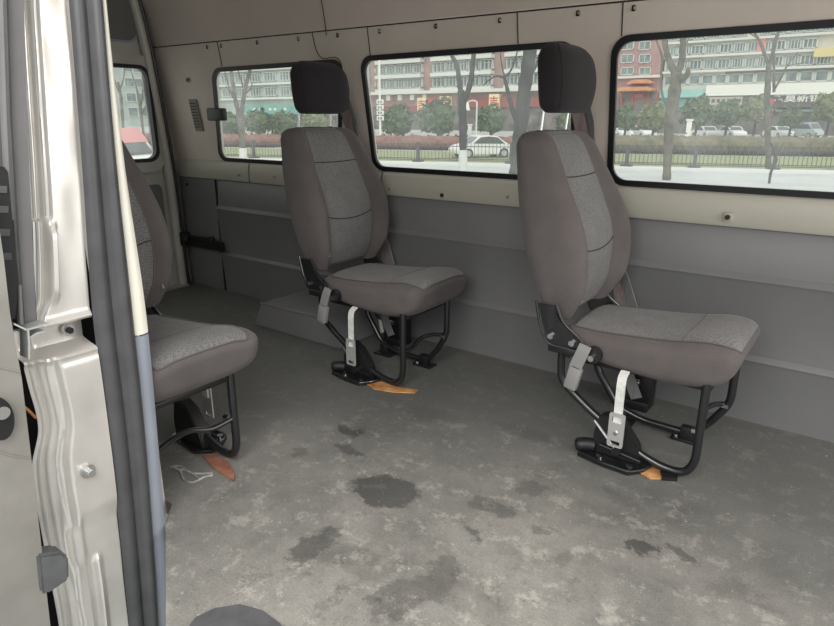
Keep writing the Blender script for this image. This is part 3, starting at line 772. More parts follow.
gk = obj('gasket', strip(kM, kG, lambda t, z, y: .012+.022*abs(math.sin(math.pi*(t*2)))**.7*(1.1 if t > .5 else .8), 22), M['gasket'], jm); gk['label'] = 'thick dark double-lobed rubber door seal'
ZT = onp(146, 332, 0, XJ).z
rt_ = lambda t, z, y: .01+.006*math.sin(math.pi*t)
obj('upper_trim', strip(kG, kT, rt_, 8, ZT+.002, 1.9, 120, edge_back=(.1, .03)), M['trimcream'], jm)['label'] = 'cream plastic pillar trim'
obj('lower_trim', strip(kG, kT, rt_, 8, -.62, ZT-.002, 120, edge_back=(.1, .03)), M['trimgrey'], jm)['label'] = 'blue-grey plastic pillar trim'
p = onp(83, 468, 0, XJ)
b = obj('striker_bolt', CY((XJ+.022, p.y, p.z), .018, .012, (1, 0, 0), 20), M['chrome'], jm)
cyl_ = CY((XJ+.035, p.y, p.z), .009, .024, (1, 0, 0), 14); obj('pin', cyl_, M['chrome'], b)
p = onp(69, 330, 0, XJ-.03)
b = obj('channel_bolt', CY((XJ-.035, p.y, p.z), .014, .012, (1, 0, 0), 16), M['chrome'], jm)
b2 = obj('socket', CY((XJ-.027, p.y, p.z), .008, .012, (1, 0, 0), 12), M['black'], b)
struct('wall_void', BX((-1.62, .45, .65), (.02, .6, 2.8)), M['black'], False).name = 'wall_gap_shade'  # black sheet standing in for the shade in the gap behind the door

# ------------------------------------------------------------------ SLIDING DOOR (slid back, edge on)
sd = thing('sliding_door', 'open sliding door edge in champagne paint at the far left', 'door', tuple(onp(40, 640, 0, -1.40)))
inv = -Vector(sd.location)
def dpoly(pts, x, th, name, m, bevel=.004, parent=sd, smooth=True):
    P = [onp(u, v, 0, x) for u, v in pts]
    bm = PR([(q.y, q.z) for q in P], (x, 0, 0), (0, 1, 0), (0, 0, 1), (-th, 0, 0), bevel=bevel)
    o = obj(name, bm, m, parent, smooth)
    for v in o.data.vertices: v.co += inv
    return o
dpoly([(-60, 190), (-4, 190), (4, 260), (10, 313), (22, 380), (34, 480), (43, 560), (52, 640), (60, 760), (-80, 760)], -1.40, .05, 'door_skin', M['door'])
cr = TB([onp(u, v, 0, -1.4)+inv for u, v in ((-30, 365), (-5, 366), (20, 372))], .003, 6); obj('crease', cr, M['door'], sd)
cr = TB([onp(u, v, 0, -1.4)+inv for u, v in ((-30, 440), (8, 455), (30, 458))], .003, 6); obj('crease', cr, M['door'], sd)
dpoly([(-40, -60), (23, -60), (24, 0), (27, 120), (32, 220), (38, 322), (21, 330), (14, 260), (8, 160), (3, 40), (2, -60)][1:], -1.455, .02, 'edge_seal', M['gasketdark'])['label'] = 'flat grey rubber edge strip'
q = [onp(u, v, 0, -1.445) for u, v in ((4, -60), (5, 0), (9, 120), (16, 240), (22, 322))]
o = obj('seal_lip', TB([a+inv for a in q], .006, 8), M['gasket'], sd)
q = [onp(u, v, 0, -1.445) for u, v in ((0, -60), (1, 0), (5, 120), (10, 220))]
o = obj('seal_lip', TB([a+inv for a in q], .008, 8), M['gasketdark'], sd)
dpoly([(-60, -60), (6, -60), (10, 165), (18, 320), (-60, 320)], -1.48, .02, 'inner_frame', M['gasketdark'])
lh = dpoly([(-40, 165), (7, 167), (10, 172), (19, 288), (17, 322), (6, 318), (-40, 300)], -1.435, .02, 'latch_housing', M['black'])
for v in (185, 205, 228, 252):
    s = dpoly([(-30, v), (6+(v-165)*.07, v+1), (6+(v-165)*.07, v+8), (-30, v+7)], -1.43, .01, 'slot', M['blackmetal'], .001, lh)
dpoly([(19, 285), (22, 285), (24, 325), (20, 325)], -1.43, .01, 'rod', M['gasketdark'], .001)
# bent bracket
bp = [onp(u, v, 0, -1.425) for u, v in ((10, 322), (22, 328), (30, 326), (44, 322))]
bk_ = bmesh.new(); ribbon(bk_, [a+inv for a in bp], (1, 0, 0), .04, .0018)
bp = [onp(u, v, 0, -1.425) for u, v in ((24, 327), (25, 342), (25, 357))]
ribbon(bk_, [a+inv for a in bp], (1, 0, 0), .04, .0018)
bp = [onp(u, v, 0, -1.425) for u, v in ((27, 336), (34, 332), (42, 330))]
ribbon(bk_, [a+inv for a in bp], (1, 0, 0), .03, .0018)
obj('roller_bracket', bk_, M['sill'], sd)['label'] = 'pale bent metal roller bracket'
P = onp(-2, 418, 0, -1.395)+inv
hb = bmesh.new(); cyl(hb, P, .048, .02, (1, 0, 0), 28); bmesh.ops.scale(hb, vec=(1, .55, 1), verts=hb.verts, space=Matrix.Translation(-P))
lk = obj('lock_cover', hb, M['black'], sd); 
P2 = onp(1, 412, 0, -1.385)+inv; hb = bmesh.new(); cyl(hb, P2, .014, .02, (1, 0, 0), 18); obj('lock_pin', hb, M['chrome'], lk)
dpoly([(38, 556), (62, 552), (69, 557), (70, 580), (48, 595), (42, 594)], -1.39, .05, 'rubber_stop', M['mat_'], .006)['label'] = 'dark grey rubber door stop block'
q = [onp(u, v, 0, -1.47) for u, v in ((18, 402), (28, 410), (36, 418))]
obj('wire', TB([a+inv for a in smooth_path(q, 3)], .003, 6), M['ply'], sd)['label'] = 'yellowish wire in the door gap'

# ------------------------------------------------------------------ OUTSIDE
bm = bmesh.new()
zz = [(-60, -.65), (4.5, -.65), (7, -.8), (14, GZ), (300, GZ)]
A = [bm.verts.new((-320, y, z)) for y, z in zz]; B = [bm.verts.new((160, y, z)) for y, z in zz]
for i in range(len(zz)-1): bm.faces.new((A[i], A[i+1], B[i+1], B[i]))
struct('floor_street', bm, M['road'], False).name = 'ground_street'
# fence line found from its post feet
fa = ground(418, 163.8); fb = ground(773, 171.8); fdir = (fb-fa).normalized(); fnor = Vector((-fdir.y, fdir.x, 0))
if fnor.y < 0: fnor = -fnor
def along(s, off=0, z=GZ): q = fa+fdir*s+fnor*off; return Vector((q.x, q.y, z))
flen = (fb-fa).length
def strip_ground(name, s0, s1, o0, o1, z, m, h=.12):
    P = [along(s0, o0), along(s1, o0), along(s1, o1), along(s0, o1)]
    bm = PR([(q.x, q.y) for q in P], (0, 0, GZ-.05), (1, 0, 0), (0, 1, 0), (0, 0, h+z+.05)); return struct(name, bm, m, False)
strip_ground('ground_kerb', -75, 60, -.9, .25, 0, M['kerb'])
strip_ground('ground_verge', -75, 60, 1.5, 13, 0, M['grass'], .03)
strip_ground('ground_pavement', -75, 60, 20, 75, 0, M['pave'], .02)
# fence: a run between two feet is one thing, posts are parts
post_s = []
s = -60.0; step = (ground(694, 170.4)-ground(626, 168.2)).length
s0 = (ground(626, 168.2)-fa).length
kk = -int((s0+60)/step)
fence = thing('street_fence', 'dark metal street fence along the far side of the road', 'fence', tuple(along(0)))
fo = -Vector(fence.location)
FH = 1.0
runs = bmesh.new()
px_ = [(418, 163.8), (511, 165.8), (626, 168.2), (694, 170.2), (773, 171.8)]
ss = [(ground(u, v)-fa).dot(fdir) for u, v in px_]
while ss[0] > -60: ss.insert(0, ss[0]-(ss[1]-ss[0]))
for _ in range(5): ss.append(ss[-1]+(ss[-1]-ss[-2]))
for a, b in zip(ss, ss[1:]):
    bm = bmesh.new()
    for z in (.12, .2, FH-.12):
        p, q = along(a, 0, GZ+.12+z)+fo, along(b, 0, GZ+.12+z)+fo
        tube(bm, [p, q], .022, 4)
    nb = int((b-a)/.2)
    for i in range(1, nb):
        p = along(a+(b-a)*i/nb, 0, GZ+.24)+fo; tube(bm, [p, p+Vector((0, 0, FH-.02))], .016, 4)
    obj('rail_panel', bm, M['fence'], fence, False)
for a in ss:
    p = along(a, 0, GZ+.12)+fo
    bm = BX(p+Vector((0, 0, .55)), (.16, .16, 1.1), .01); box(bm, p+Vector((0, 0, .04)), (.55, .45, .08), .01)
    obj('post', bm, M['fence'], fence, False)

def leafball(bm, c, rx, rz, nq, size, rnd):
    for _ in range(nq):
        while True:
            d = Vector((rnd.uniform(-1, 1), rnd.uniform(-1, 1), rnd.uniform(-1, 1)))
            if .15 < d.length < 1: break
        d = d.normalized()*(d.length**.35)
        w = 1+.18*math.sin(d.x*7+c.x)+.12*math.sin(d.z*9+c.y)
        p = Vector(c)+Vector((d.x*rx*w, d.y*rx*w, d.z*rz*w))
        a = Vector((rnd.uniform(-1, 1), rnd.uniform(-1, 1), rnd.uniform(-1, 1))).normalized(); b = a.orthogonal().normalized()
        s = size*rnd.uniform(.6, 1.3)
        bm.faces.new([bm.verts.new(p+a*s+b*s*.6), bm.verts.new(p-a*s+b*s*.6), bm.verts.new(p-a*s-b*s*.6), bm.verts.new(p+a*s-b*s*.6)])
rnd = random.Random(3)
def leafy(u, v, rpx, D, label, m='leaf', vb=None, rz=.9):
    p = far(u, v, D); r = rpx*D/690; base = Vector((p.x, p.y, GZ))
    t = thing('street_tree', label, 'tree', tuple(base), 0, 'leafy trees across the road')
    rel = p-base
    bm = bmesh.new(); core = bmesh.ops.create_icosphere(bm, subdivisions=3, radius=r*.85)
    for q in bm.verts: q.co = Vector((q.co.x, q.co.y, q.co.z*rz))*(1+.12*math.sin(q.co.x*5)*math.sin(q.co.z*6+q.co.y*4))+rel
    leafball(bm, rel, r, r*rz, 900, r*.1, rnd)
    obj('crown', bm, M[m], t, False)
    obj('trunk', TB([(0, 0, 0), (.05, 0, rel.z*.5), (0, 0, rel.z)], [.16, .12, .1], 8), M['barkdark'], t)
for a in [(398, 121, 16, 72, 'round evergreen tree left of the white sign column group, behind the middle window', 'leaf'),
          (438, 118, 19, 70, 'biggest round evergreen tree below the red banner wall in the middle window'),
          (491, 120, 15, 72, 'round evergreen tree right of the passing white car'),
          (569, 122, 13, 74, 'small evergreen tree seen between headrest and backrest'),
          (258, 122, 13, 74, 'evergreen tree right of the bare trunk in the rear side window', 'leaf'),
          (284, 125, 14, 82, 'evergreen tree in the middle of the rear side window', 'leaf'),
          (318, 125, 16, 74, 'evergreen tree behind the headrest posts in the rear side window', 'leaf2'),
          (228, 125, 12, 76, 'evergreen tree at the left edge of the rear side window', 'leaf'),
          (626, 118, 13, 76, 'low bushy tree under the orange gate roof', 'leaf'),
          (654, 118, 15, 69, 'yellow-green tree left of the thick bare trunk', 'leaf2'),
          (698, 112, 16, 78, 'dark bushy tree below the teal signboard', 'leaf'),
          (728, 114, 14, 80, 'bushy tree below the cream shop sign', 'leaf'),
          (757, 110, 15, 68, 'yellow-green tree below the left end of the dark sign', 'leaf2'),
          (792, 117, 12, 80, 'low green tree right of the forked bare tree', 'leaf'),
          (831, 108, 17, 72, 'yellow-green tree at the right edge of the largest window', 'leaf2')]:
    leafy(*a[:5], m=a[5] if len(a) > 5 else 'leaf')

def hedge(s0, s1, o0, w, h, m, label):
    L_ = s1-s0; n = int(L_/.5); c = along((s0+s1)/2, o0)
    bm = bmesh.new()
    for i in range(n):
        q = along(s0+L_*(i+.5)/n, o0+w/2, GZ+h/2)-c
        vs = bmesh.ops.create_icosphere(bm, subdivisions=2, radius=1)['verts']
        rr = .95+.1*rnd.random()
        for v in vs: v.co = Vector((v.co.x*.8, v.co.y*w/2*1.1, v.co.z*h/2*rr))+q
        leafball(bm, q, .75, h/2*1.08, 50, .1, rnd)
    o = obj('hedge', bm, m, None, False); o.location = c; return tag(o, label, 'hedge')
sB = (ground(603, 160)-fa).dot(fdir)
hedge(sB, sB+34, 14, 3, 1.3, M['hedge'], 'long brown-green clipped hedge behind the fence in the largest window')
hedge(-16, sB-1.5, 14.5, 3, 1.1, M['hedger'], 'low reddish hedge behind the fence in the middle window')
hedge(-56, -18, 14.5, 3, 1.1, M['hedger'], 'low reddish hedge behind the fence in the rear side window')

def bare_tree(base_uv, D, limbs, label, m, lime=None, loc_label='street_tree'):
    b = far(*base_uv, D); base = Vector((b.x, b.y, GZ)) 
    t = thing('bare_tree', label, 'tree', tuple(base))
    for i, (pts, ws) in enumerate(limbs):
        P = []
        for j, (u, v) in enumerate(pts):
            q = far(u, v, D+(0 if i == 0 else (.25*j*(1 if i % 2 else -1))))-base
            if i == 0 and j == 0: q.z = 0
            P.append(q)
        sp = smooth_path(P, 5); n = len(sp)
        rs = []
        for q in range(n):
            f = q/(n-1)*(len(ws)-1); a = int(min(f, len(ws)-2)); r = (ws[a]+(ws[a+1]-ws[a])*(f-a))*D/690/2
            rs.append(r*(1+.10*math.sin(q*2.1+i)))
        obj('trunk' if i == 0 else 'branch', TB(sp, rs, 10), m, t)
    if lime:
        q0 = far(base_uv[0], base_uv[1], D)-base; q0.z = 0; q1 = far(limbs[0][0][1][0]+lime[2] if len(lime) > 2 else base_uv[0], lime[0], D)-base
        obj('whitewash', TB([q0, q1], [lime[1]*D/690/2*1.12]*2, 12), M['lime'], t)['label'] = 'whitewashed lower trunk'
    return t
bare_tree((666, 185), 27, [
    ([(666, 185), (668, 150), (670, 120), (674, 95), (677, 72)], [9, 9, 11, 13, 13, 10]),
    ([(676, 76), (669, 60), (665, 44), (662, 25), (660, 5)], [8, 6, 5, 4]),
    ([(678, 72), (682, 60), (683, 42), (682, 25), (684, 0)], [8, 6, 6, 4]),
    ([(671, 112), (663, 98), (661, 78), (662, 58), (657, 42), (652, 25)], [3, 2.6, 2.4, 2, 1.4]),
    ([(661, 70), (664, 56), (667, 44), (668, 30)], [2, 1.6, 1.2]),
    ([(683, 50), (688, 40), (694, 30), (700, 20)], [2, 1.6, 1]),
    ([(676, 80), (684, 78), (688, 72), (688, 68)], [7, 7, 5, 3])],
    'thick knobbly bare tree on the near side of the road in the largest window', M['bark'])
bare_tree((768, 174), 32, [
    ([(768, 174), (768, 140), (767, 105), (768, 80), (769, 64)], [6, 6, 6, 6, 5]),
    ([(769, 68), (765, 55), (760, 42), (753, 30), (748, 15)], [4, 3.4, 2.6, 1.6]),
    ([(769, 66), (773, 52), (775, 42), (780, 28), (784, 10)], [4, 3.6, 3, 2]),
    ([(774, 92), (774, 70), (774, 50)], [3, 2.4, 2]),
    ([(774, 90), (780, 80), (787, 66), (798, 52)], [2.4, 1.8, 1.2]),
    ([(757, 38), (751, 34), (742, 28)], [1.6, 1]),
    ([(787, 66), (796, 64), (806, 62)], [1, .7])],
    'slim forked bare tree right of centre in the largest window', M['bark'])
bare_tree((768, 190), 25.5, [
    ([(768, 190), (771, 172), (776, 160), (774, 150), (770, 142)], [2.5, 3, 3.5, 2.5, 1.5]),
    ([(776, 160), (779, 150), (784, 143)], [2, 1.2, .8])],
    'short crooked sapling stem in front of the forked bare tree', M['barkdark'])
bare_tree((463, 176), 30, [
    ([(463, 176), (463, 150), (463, 125), (462, 104), (461, 90)], [8, 8, 9, 9, 7]),
    ([(461, 94), (459, 80), (457, 66), (450, 52), (446, 40)], [6, 5, 4.4, 3.4]),
    ([(463, 104), (469, 88), (472, 72), (474, 52), (476, 35)], [6, 5.6, 5, 4])],
    'forked bare tree with white-painted foot in the middle window', M['barkdark'], (150, 8.4))
bare_tree((515, 180), 29, [
    ([(515, 180), (518, 150), (522, 115), (525, 85), (529, 60), (531, 40)], [14, 14, 15, 14, 14, 12]),
    ([(518, 128), (511, 105), (507, 88), (504, 76)], [5, 5, 4, 3]),
    ([(505, 78), (497, 76), (489, 80), (483, 86)], [3, 2, 1.5, 1]),
    ([(505, 78), (511, 70), (515, 60), (518, 48)], [2.4, 2, 1.5]),
    ([(506, 82), (502, 66), (500, 52)], [1.6, 1.2, .8]),
    ([(530, 78), (536, 66), (540, 54), (542, 44)], [3, 2, 1.5])],
    'thickest bare trunk, just left of the right headrest', M['barkdark'], None)
bare_tree((243, 160), 36, [
    ([(243, 160), (242, 140), (241, 122), (239, 110)], [7, 7, 8, 8]),
    ([(239, 114), (235, 98), (233, 84), (231, 70), (230, 60)], [5, 4.4, 4, 3]),
    ([(241, 118), (243, 102), (245, 88), (249, 74), (252, 60)], [5, 4.6, 4, 3]),
    ([(236, 100), (230, 92), (226, 86)], [2, 1.5, 1]),
    ([(233, 98), (228, 84), (224, 68)], [2, 1.6, 1.2]),
    ([(245, 94), (251, 88), (252, 82)], [2, 1.5, 1]),
    ([(244, 90), (241, 80), (238, 70)], [2, 1.6, 1.2])],
    'bare tree splitting into two limbs in the rear side window', M['bark'], (148, 7.4))
bare_tree((124, 158), 40, [
    ([(124, 158), (123, 125), (121, 98), (118, 82)], [3, 3, 3, 2.5]),
    ([(121, 98), (116, 84), (110, 68), (106, 55)], [2, 1.6, 1.2]),
    ([(120, 90), (124, 76), (124, 62)], [1.6, 1.2, .8])],
    'left thin bare tree in the rear door window', M['bark'])
bare_tree((147, 158), 40, [
    ([(147, 158), (143, 130), (140, 105), (137, 90)], [2.6, 2.8, 2.8, 2]),
    ([(138, 94), (134, 80), (129, 66)], [2, 1.4, 1]),
    ([(141, 105), (143, 88), (141, 70)], [2, 1.4, 1]),
    ([(142, 115), (148, 98), (149, 80)], [1.4, 1, .8])],
    'right thin bare tree in the rear door window', M['bark'])

# ---- cars
def car(label, p, rz, m, L=4.4, W=1.8, H=1.45, grp=None, kind='sedan', name='parked_car'):
    t = thing(name, label, 'car', (p.x, p.y, GZ), rz, grp)
    h = H
    if kind == 'sedan':
        body = [(-L/2, .25*h), (-L/2+.05, .55*h), (-L*.36, .62*h), (-L*.2, .94*h), (-L*.03, h), (L*.13, .95*h), (L*.27, .64*h), (L*.44, .56*h), (L/2, .42*h), (L/2, .22*h), (L*.4, .17*h), (-L*.42, .17*h)]
        gl = [(-L*.32, .63*h), (-L*.19, .9*h), (-L*.03, .95*h), (L*.11, .91*h), (L*.23, .65*h)]
    else:
        body = [(-L/2, .15*h), (-L/2, .9*h), (-L/2+.15, h), (L*.26, h), (L*.4, .58*h), (L*.49, .45*h), (L/2, .2*h), (L*.4, .12*h), (-L*.42, .12*h)]
        gl = [(-L*.45, .6*h), (-L*.45, .88*h), (L*.25, .9*h), (L*.36, .6*h)]
    obj('body', PR(body, (0, -W/2, 0), (1, 0, 0), (0, 0, 1), (0, W, 0), bevel=.05), m, t)
    obj('side_glass', PR(gl, (0, -W/2-.012, 0), (1, 0, 0), (0, 0, 1), (0, W+.024, 0)), M['carg'], t, False)
    fg = bmesh.new()
    if kind == 'sedan':
        for (a, b) in (((-L*.36-.02, .66*h), (-L*.2-.03, .93*h)), ((L*.27+.02, .67*h), (L*.13+.04, .94*h))):
            vs = [fg.verts.new((a[0], -W*.42, a[1])), fg.verts.new((a[0], W*.42, a[1])), fg.verts.new((b[0], W*.38, b[1])), fg.verts.new((b[0], -W*.38, b[1]))]; fg.faces.new(vs)
    else:
        vs = [fg.verts.new((L*.39+.04, -W*.42, .62*h)), fg.verts.new((L*.39+.04, W*.42, .62*h)), fg.verts.new((L*.27+.04, W*.4, .95*h)), fg.verts.new((L*.27+.04, -W*.4, .95*h))]; fg.faces.new(vs)
    obj('windscreen', fg, M['carg'], t, False)
    for x in (-L*.31, L*.31):
        for y in (-W/2+.08, W/2-.08):
            w = obj('wheel', CY((x, y, .32), .32, .2, (0, 1, 0), 20), M['tyre'], t)
            obj('hub', CY((x, y+(.09 if y > 0 else -.09), .32), .19, .05, (0, 1, 0), 14), M['cars'], w)
    return t
frz = math.atan2(fdir.y, fdir.x)
p = ground(471, 160.5)
car('white sedan driving past behind the fence in the middle window', p+fnor*3, frz+math.pi+.6, M['carw'], L=4.0, H=1.45, name='passing_car')
for u, w_, lab in [(642, 1, 'white car parked left of the thick bare trunk in the largest window'),
                (706, 1, 'white car parked just right of the thick bare trunk'),
                (732, 1, 'white car parked in the middle of the largest window'),
                (779, 1, 'white car parked right of the forked bare tree')]:
    p = far(u, 130, 84)
    car(lab, p, -.9+.2*rnd.random(), M['carw'], grp='white cars parked beyond the hedge')
p = far(803, 130, 84); car('silver-blue van parked beyond the hedge at the right of the largest window', p, -.5, M['cars'], L=4.6, H=1.9, kind='van')
p = far(620, 130, 84); car('white car parked at the left edge of the largest window', p, -.8, M['carw'])
# red and white van behind the rear doors
p = far(96, 150, 23)
t = car('white van with red upper body seen through the rear door window', p, .35, M['carw'], L=4.6, W=1.8, H=2.15, kind='van', name='parked_van')
hb = PR([(-2.28, 1.86), (-2.28, 2.16), (1.2, 2.2), (1.56, 1.7), (1.36, 1.72), (1.1, 1.9)], (0, -.92, 0), (1, 0, 0), (0, 0, 1), (0, 1.84, 0), bevel=.02)
obj('red_roof', hb, M['redpaint'], t)

# ---- white gate piers, lamps, sign column
def pier(u, v0, v1, wpx, D, label):
    a = far(u, v0, D); w = wpx*D/690; h = a.z-GZ
    t = thing('white_pier', label, 'pier', (a.x, a.y, GZ))
    obj('shaft', BX((0, 0, h/2-.1), (w, w, h-.2), .03), M['white'], t); obj('cap', BX((0, 0, h-.1), (w*1.35, w*1.35, .2), .03), M['white'], t)
pier(629, 122, 135, 4, 80, 'white square pier left of the first parked car')
pier(690, 119, 136, 4.5, 66, 'white square pier right of the thick bare trunk')
pier(470, 124, 142, 3, 76, 'white square pier right of the forked tree in the middle window')
pier(440, 138, 152, 2.6, 60, 'small white pier under the biggest round evergreen tree')
pier(249, 134, 160, 2.1, 66, 'small white pier beside the bare tree in the rear side window')
def lamp(u, v0, D, label):
    a = far(u, v0, D); h = a.z-GZ
    t = thing('street_lamp', label, 'lamp', (a.x, a.y, GZ))
    obj('pole', TB([(0, 0, 0), (0, 0, h)], .09, 8), M['frame'], t)
    obj('arm', TB(smooth_path([(0, 0, h), (-.5, 0, h+.15), (-1.1, 0, h)], 4), .07, 8), M['frame'], t)
    obj('lamp_head', TB([(-1.1, 0, h), (-1.1, 0, h-.8)], [.1, .25], 8), M['white'], t)
lamp(477, 102, 66, 'white curved street lamp between the two bare trees of the middle window')
lamp(801, 112, 88, 'white street lamp left of the silver-blue van')
a = far(381, 98, 60)
t = thing('sign_column', 'tall white sign column with stacked panels at the left of the middle window', 'sign', (a.x, a.y, GZ))
h = far(381, 58, 60).z-GZ
obj('pole', TB([(-.15, 0, 0), (-.15, 0, h)], .1, 8), M['white'], t)

def textmesh(body, size, m, name, parent, loc, rx=math.pi/2, rz=0, extrude=.02, bold=0):
    cu = bpy.data.curves.new(name, 'FONT'); cu.body = body; cu.size = size; cu.align_x = 'CENTER'; cu.align_y = 'CENTER'; cu.extrude = extrude; cu.offset = bold
    tmp = bpy.data.objects.new(name, cu); COL.objects.link(tmp); bpy.context.view_layer.update()
    dg = bpy.context.evaluated_depsgraph_get(); me = bpy.data.meshes.new_from_object(tmp.evaluated_get(dg))
    bpy.data.objects.remove(tmp)
    me.materials.clear(); me.materials.append(m)
    o = bpy.data.objects.new(name, me); link(o, parent); o.location = loc; o.rotation_euler = (rx, 0, rz); return o
hs = [far(381, v, 60).z-GZ for v in (99, 104.5, 110, 115.5, 121)]
for i in range(4):
    z0, z1 = hs[i+1]+.05, hs[i]-.05
    pn = obj('sign_panel', BX((0, -.15, (z0+z1)/2), (.8, .08, z1-z0), .01), M['white'], t)
    for j in range(2):
        obj('mark', BX((-.15+.3*j, -.2, (z0+z1)/2), (.16, .02, (z1-z0)*.5)), M['pane'], pn)

# ---- buildings, facades parallel to the van at y = 110
YB = 110.0
def R2(u0, v0, u1, v1):
    um, vm = (u0+u1)/2, (v0+v1)/2
    return onp(u0, vm, 1, YB).x, onp(u1, vm, 1, YB).x, onp(um, v1, 1, YB).z, onp(um, v0, 1, YB).z
def building(label, x0, x1, ztop, wall, depth=14):
    t = thing('apartment_building', label, 'building', ((x0+x1)/2, YB, GZ))
    t['x0'] = x0
    obj('wall', BX((0, depth/2, (ztop-GZ)/2), (x1-x0, depth, ztop-GZ)), wall, t, False)
    return t
def face(t, name, r, m, out=.3, z_off=0):
    x0, x1, z0, z1 = r; bx_ = t.location.x
    return obj(name, BX(((x0+x1)/2-bx_, -out/2, (z0+z1)/2-GZ), (abs(x1-x0), out, z1-z0)), m, t, False)
def win(t, x0, x1, z0, z1, cols=2, out=.15, fm='frame'):
    bx_ = t.location.x; bm = bmesh.new(); y = -out/2
    w, h = x1-x0, z1-z0; cx, cz = (x0+x1)/2-bx_, (z0+z1)/2-GZ; f = .14
    for dx in (-w/2+f/2, w/2-f/2): box(bm, (cx+dx, y, cz), (f, out, h))
    for dz in (-h/2+f/2, h/2-f/2): box(bm, (cx, y, cz+dz), (w, out, f))
    for i in range(1, cols): box(bm, (cx-w/2+w*i/cols, y, cz), (f*.7, out, h))
    if h > 1.6: box(bm, (cx, y, cz+h*.2), (w, out, f*.6))
    o = obj('window', bm, M[fm], t, False)
    obj('pane', BX((cx, -.03, cz), (w-.05, .06, h-.05)), M['pane'], o, False)
    return o
def zt(u, v): return onp(u, v, 1, YB).z
def xt(u, v=80): return onp(u, v, 1, YB).x

# left-of-largest-window brick building with orange gate roofs
bA = building('pinkish brick building with orange tiled gate roofs at the left of the largest window', xt(603.2), xt(660.8), 22, M['brick2'])
for (u0, u1) in ((621, 634), (639, 651)):
    for v0, v1 in ((26, 36), (41, 50), (54, 63), (67, 75)):
        x0, x1, z0, z1 = R2(u0, v0, u1, v1); win(bA, x0, x1, z0, z1, 2)
face(bA, 'cornice', R2(603, 76, 661, 78.5), M['slab'], .8)
for (u0, v0, u1, v1, o) in ((631, 80, 656, 84.5, 2.2), (620, 87.5, 658, 92, 3)):
    x0, x1, z0, z1 = R2(u0, v0, u1, v1); bx_ = bA.location.x; w = (x1-x0)/2-.25; cx = (x0+x1)/2-bx_
    bm = PR([(-w, z0-GZ), (-w+.6, z0-GZ+.1), (w-.6, z0-GZ+.1), (w, z0-GZ), (w+.2, z0-GZ+.25), (w-.8, z1-GZ), (-w+.8, z1-GZ), (-w-.2, z0-GZ+.25)], (cx, -o, 0), (1, 0, 0), (0, 0, 1), (0, o, 0))
    obj('gate_roof', bm, M['orange'], bA, False)
face(bA, 'shopfront', R2(618, 93, 659, 120), M['shop'], .3)
face(bA, 'red_sign', R2(635.5, 94, 644, 98.5), M['red'], .7)
for u in (621, 632, 647, 656): face(bA, 'gate_column', R2(u, 93, u+1.6, 120), M['red'], .6)

# centre / right building
bB = building('long cream apartment block with shop signboards filling the largest window', xt(663), xt(900), 19.5, M['wallcream'])
rows = [(28, 39), (43, 54), (58, 69.5)]
for i, (v0, v1) in enumerate(rows):
    z0, z1 = zt(722, v1), zt(722, v0)
    us = [663.5, 674, 687, 701, 715, 729, 742, 754, 767, 781, 796, 812, 829, 848]
    for j, (a, b) in enumerate(zip(us, us[1:])):
        if (i, j) in ((0, 6), (1, 11)): continue
        win(bB, xt(a)+.12, xt(b)-.12, z0+.1, z1-.1, 4 if j % 2 else 3, .35 if j % 3 else .12)
    face(bB, 'balcony_slab', (xt(663.3), xt(900), z0-.35, z0-.02), M['slab'], .9 if i else .7)
face(bB, 'pink_panel', (xt(753), xt(760), zt(722, 54), zt(722, 40)), M['pink'], .5)
face(bB, 'yellow_balcony', (xt(810), xt(834), zt(722, 62), zt(722, 54)), M['yellow'], 1.2)
face(bB, 'pink_panel', (xt(686), xt(700), zt(722, 27), zt(722, 22)), M['pink'], .5)
z0, z1 = zt(722, 84), zt(722, 74)
x = xt(664)
i = 0
while x < xt(880) and i < 26:
    win(bB, x+.1, x+1.75, z0, z1, 1, .12); x += 1.9; i += 1
face(bB, 'dark_band', (xt(725), xt(900), zt(722, 74), zt(722, 71)), M['signdark'], .5)
face(bB, 'teal_signboard', (xt(663.3), xt(709), zt(722, 97), zt(722, 89)), M['teal'], 1.1)
face(bB, 'teal_awning', (xt(663.3), xt(709), zt(722, 110), zt(722, 98)), M['tealdark'], .5)
face(bB, 'white_fascia', (xt(709.5), xt(900), zt(722, 96), zt(722, 85.5)), M['white'], 1.5)
cs = face(bB, 'cream_signboard', (xt(709.5), xt(747), zt(722, 105), zt(722, 97)), M['creamsign'], 1.3)
xs0, xs1 = xt(713), xt(744); bx_ = bB.location.x
for i in range(7):
    xx = xs0+(xs1-xs0)*i/6
    obj('letter_mark', BX((xx-bx_, -1.33, zt(722, 101)-GZ), (.45, .06, .5)), M['signdark'], cs, False)
ds = face(bB, 'dark_signboard', (xt(747.3), xt(900), zt(722, 108), zt(722, 97)), M['signdark'], 1.3)
o = textmesh('老莫新镇', 1.15, M['white'], 'sign_lettering', ds, (xt(801)-bx_, -1.36, zt(722, 100)-GZ), bold=.015)
for ch in o.data.vertices: ch.co.x *= 1.35
face(bB, 'shopfront', (xt(747.3), xt(900), GZ, zt(722, 108)), M['shop'], .3)
face(bB, 'shopfront', (xt(663.3), xt(747), GZ, zt(722, 110)), M['shop'], .2)
face(bB, 'red_banner', (xt(769), xt(779), zt(722, 116), zt(722, 100)), M['red'], 1.5)
face(bB, 'grey_signboard', (xt(782), xt(834), zt(722, 112), zt(722, 110)), M['pane'], 1.4)

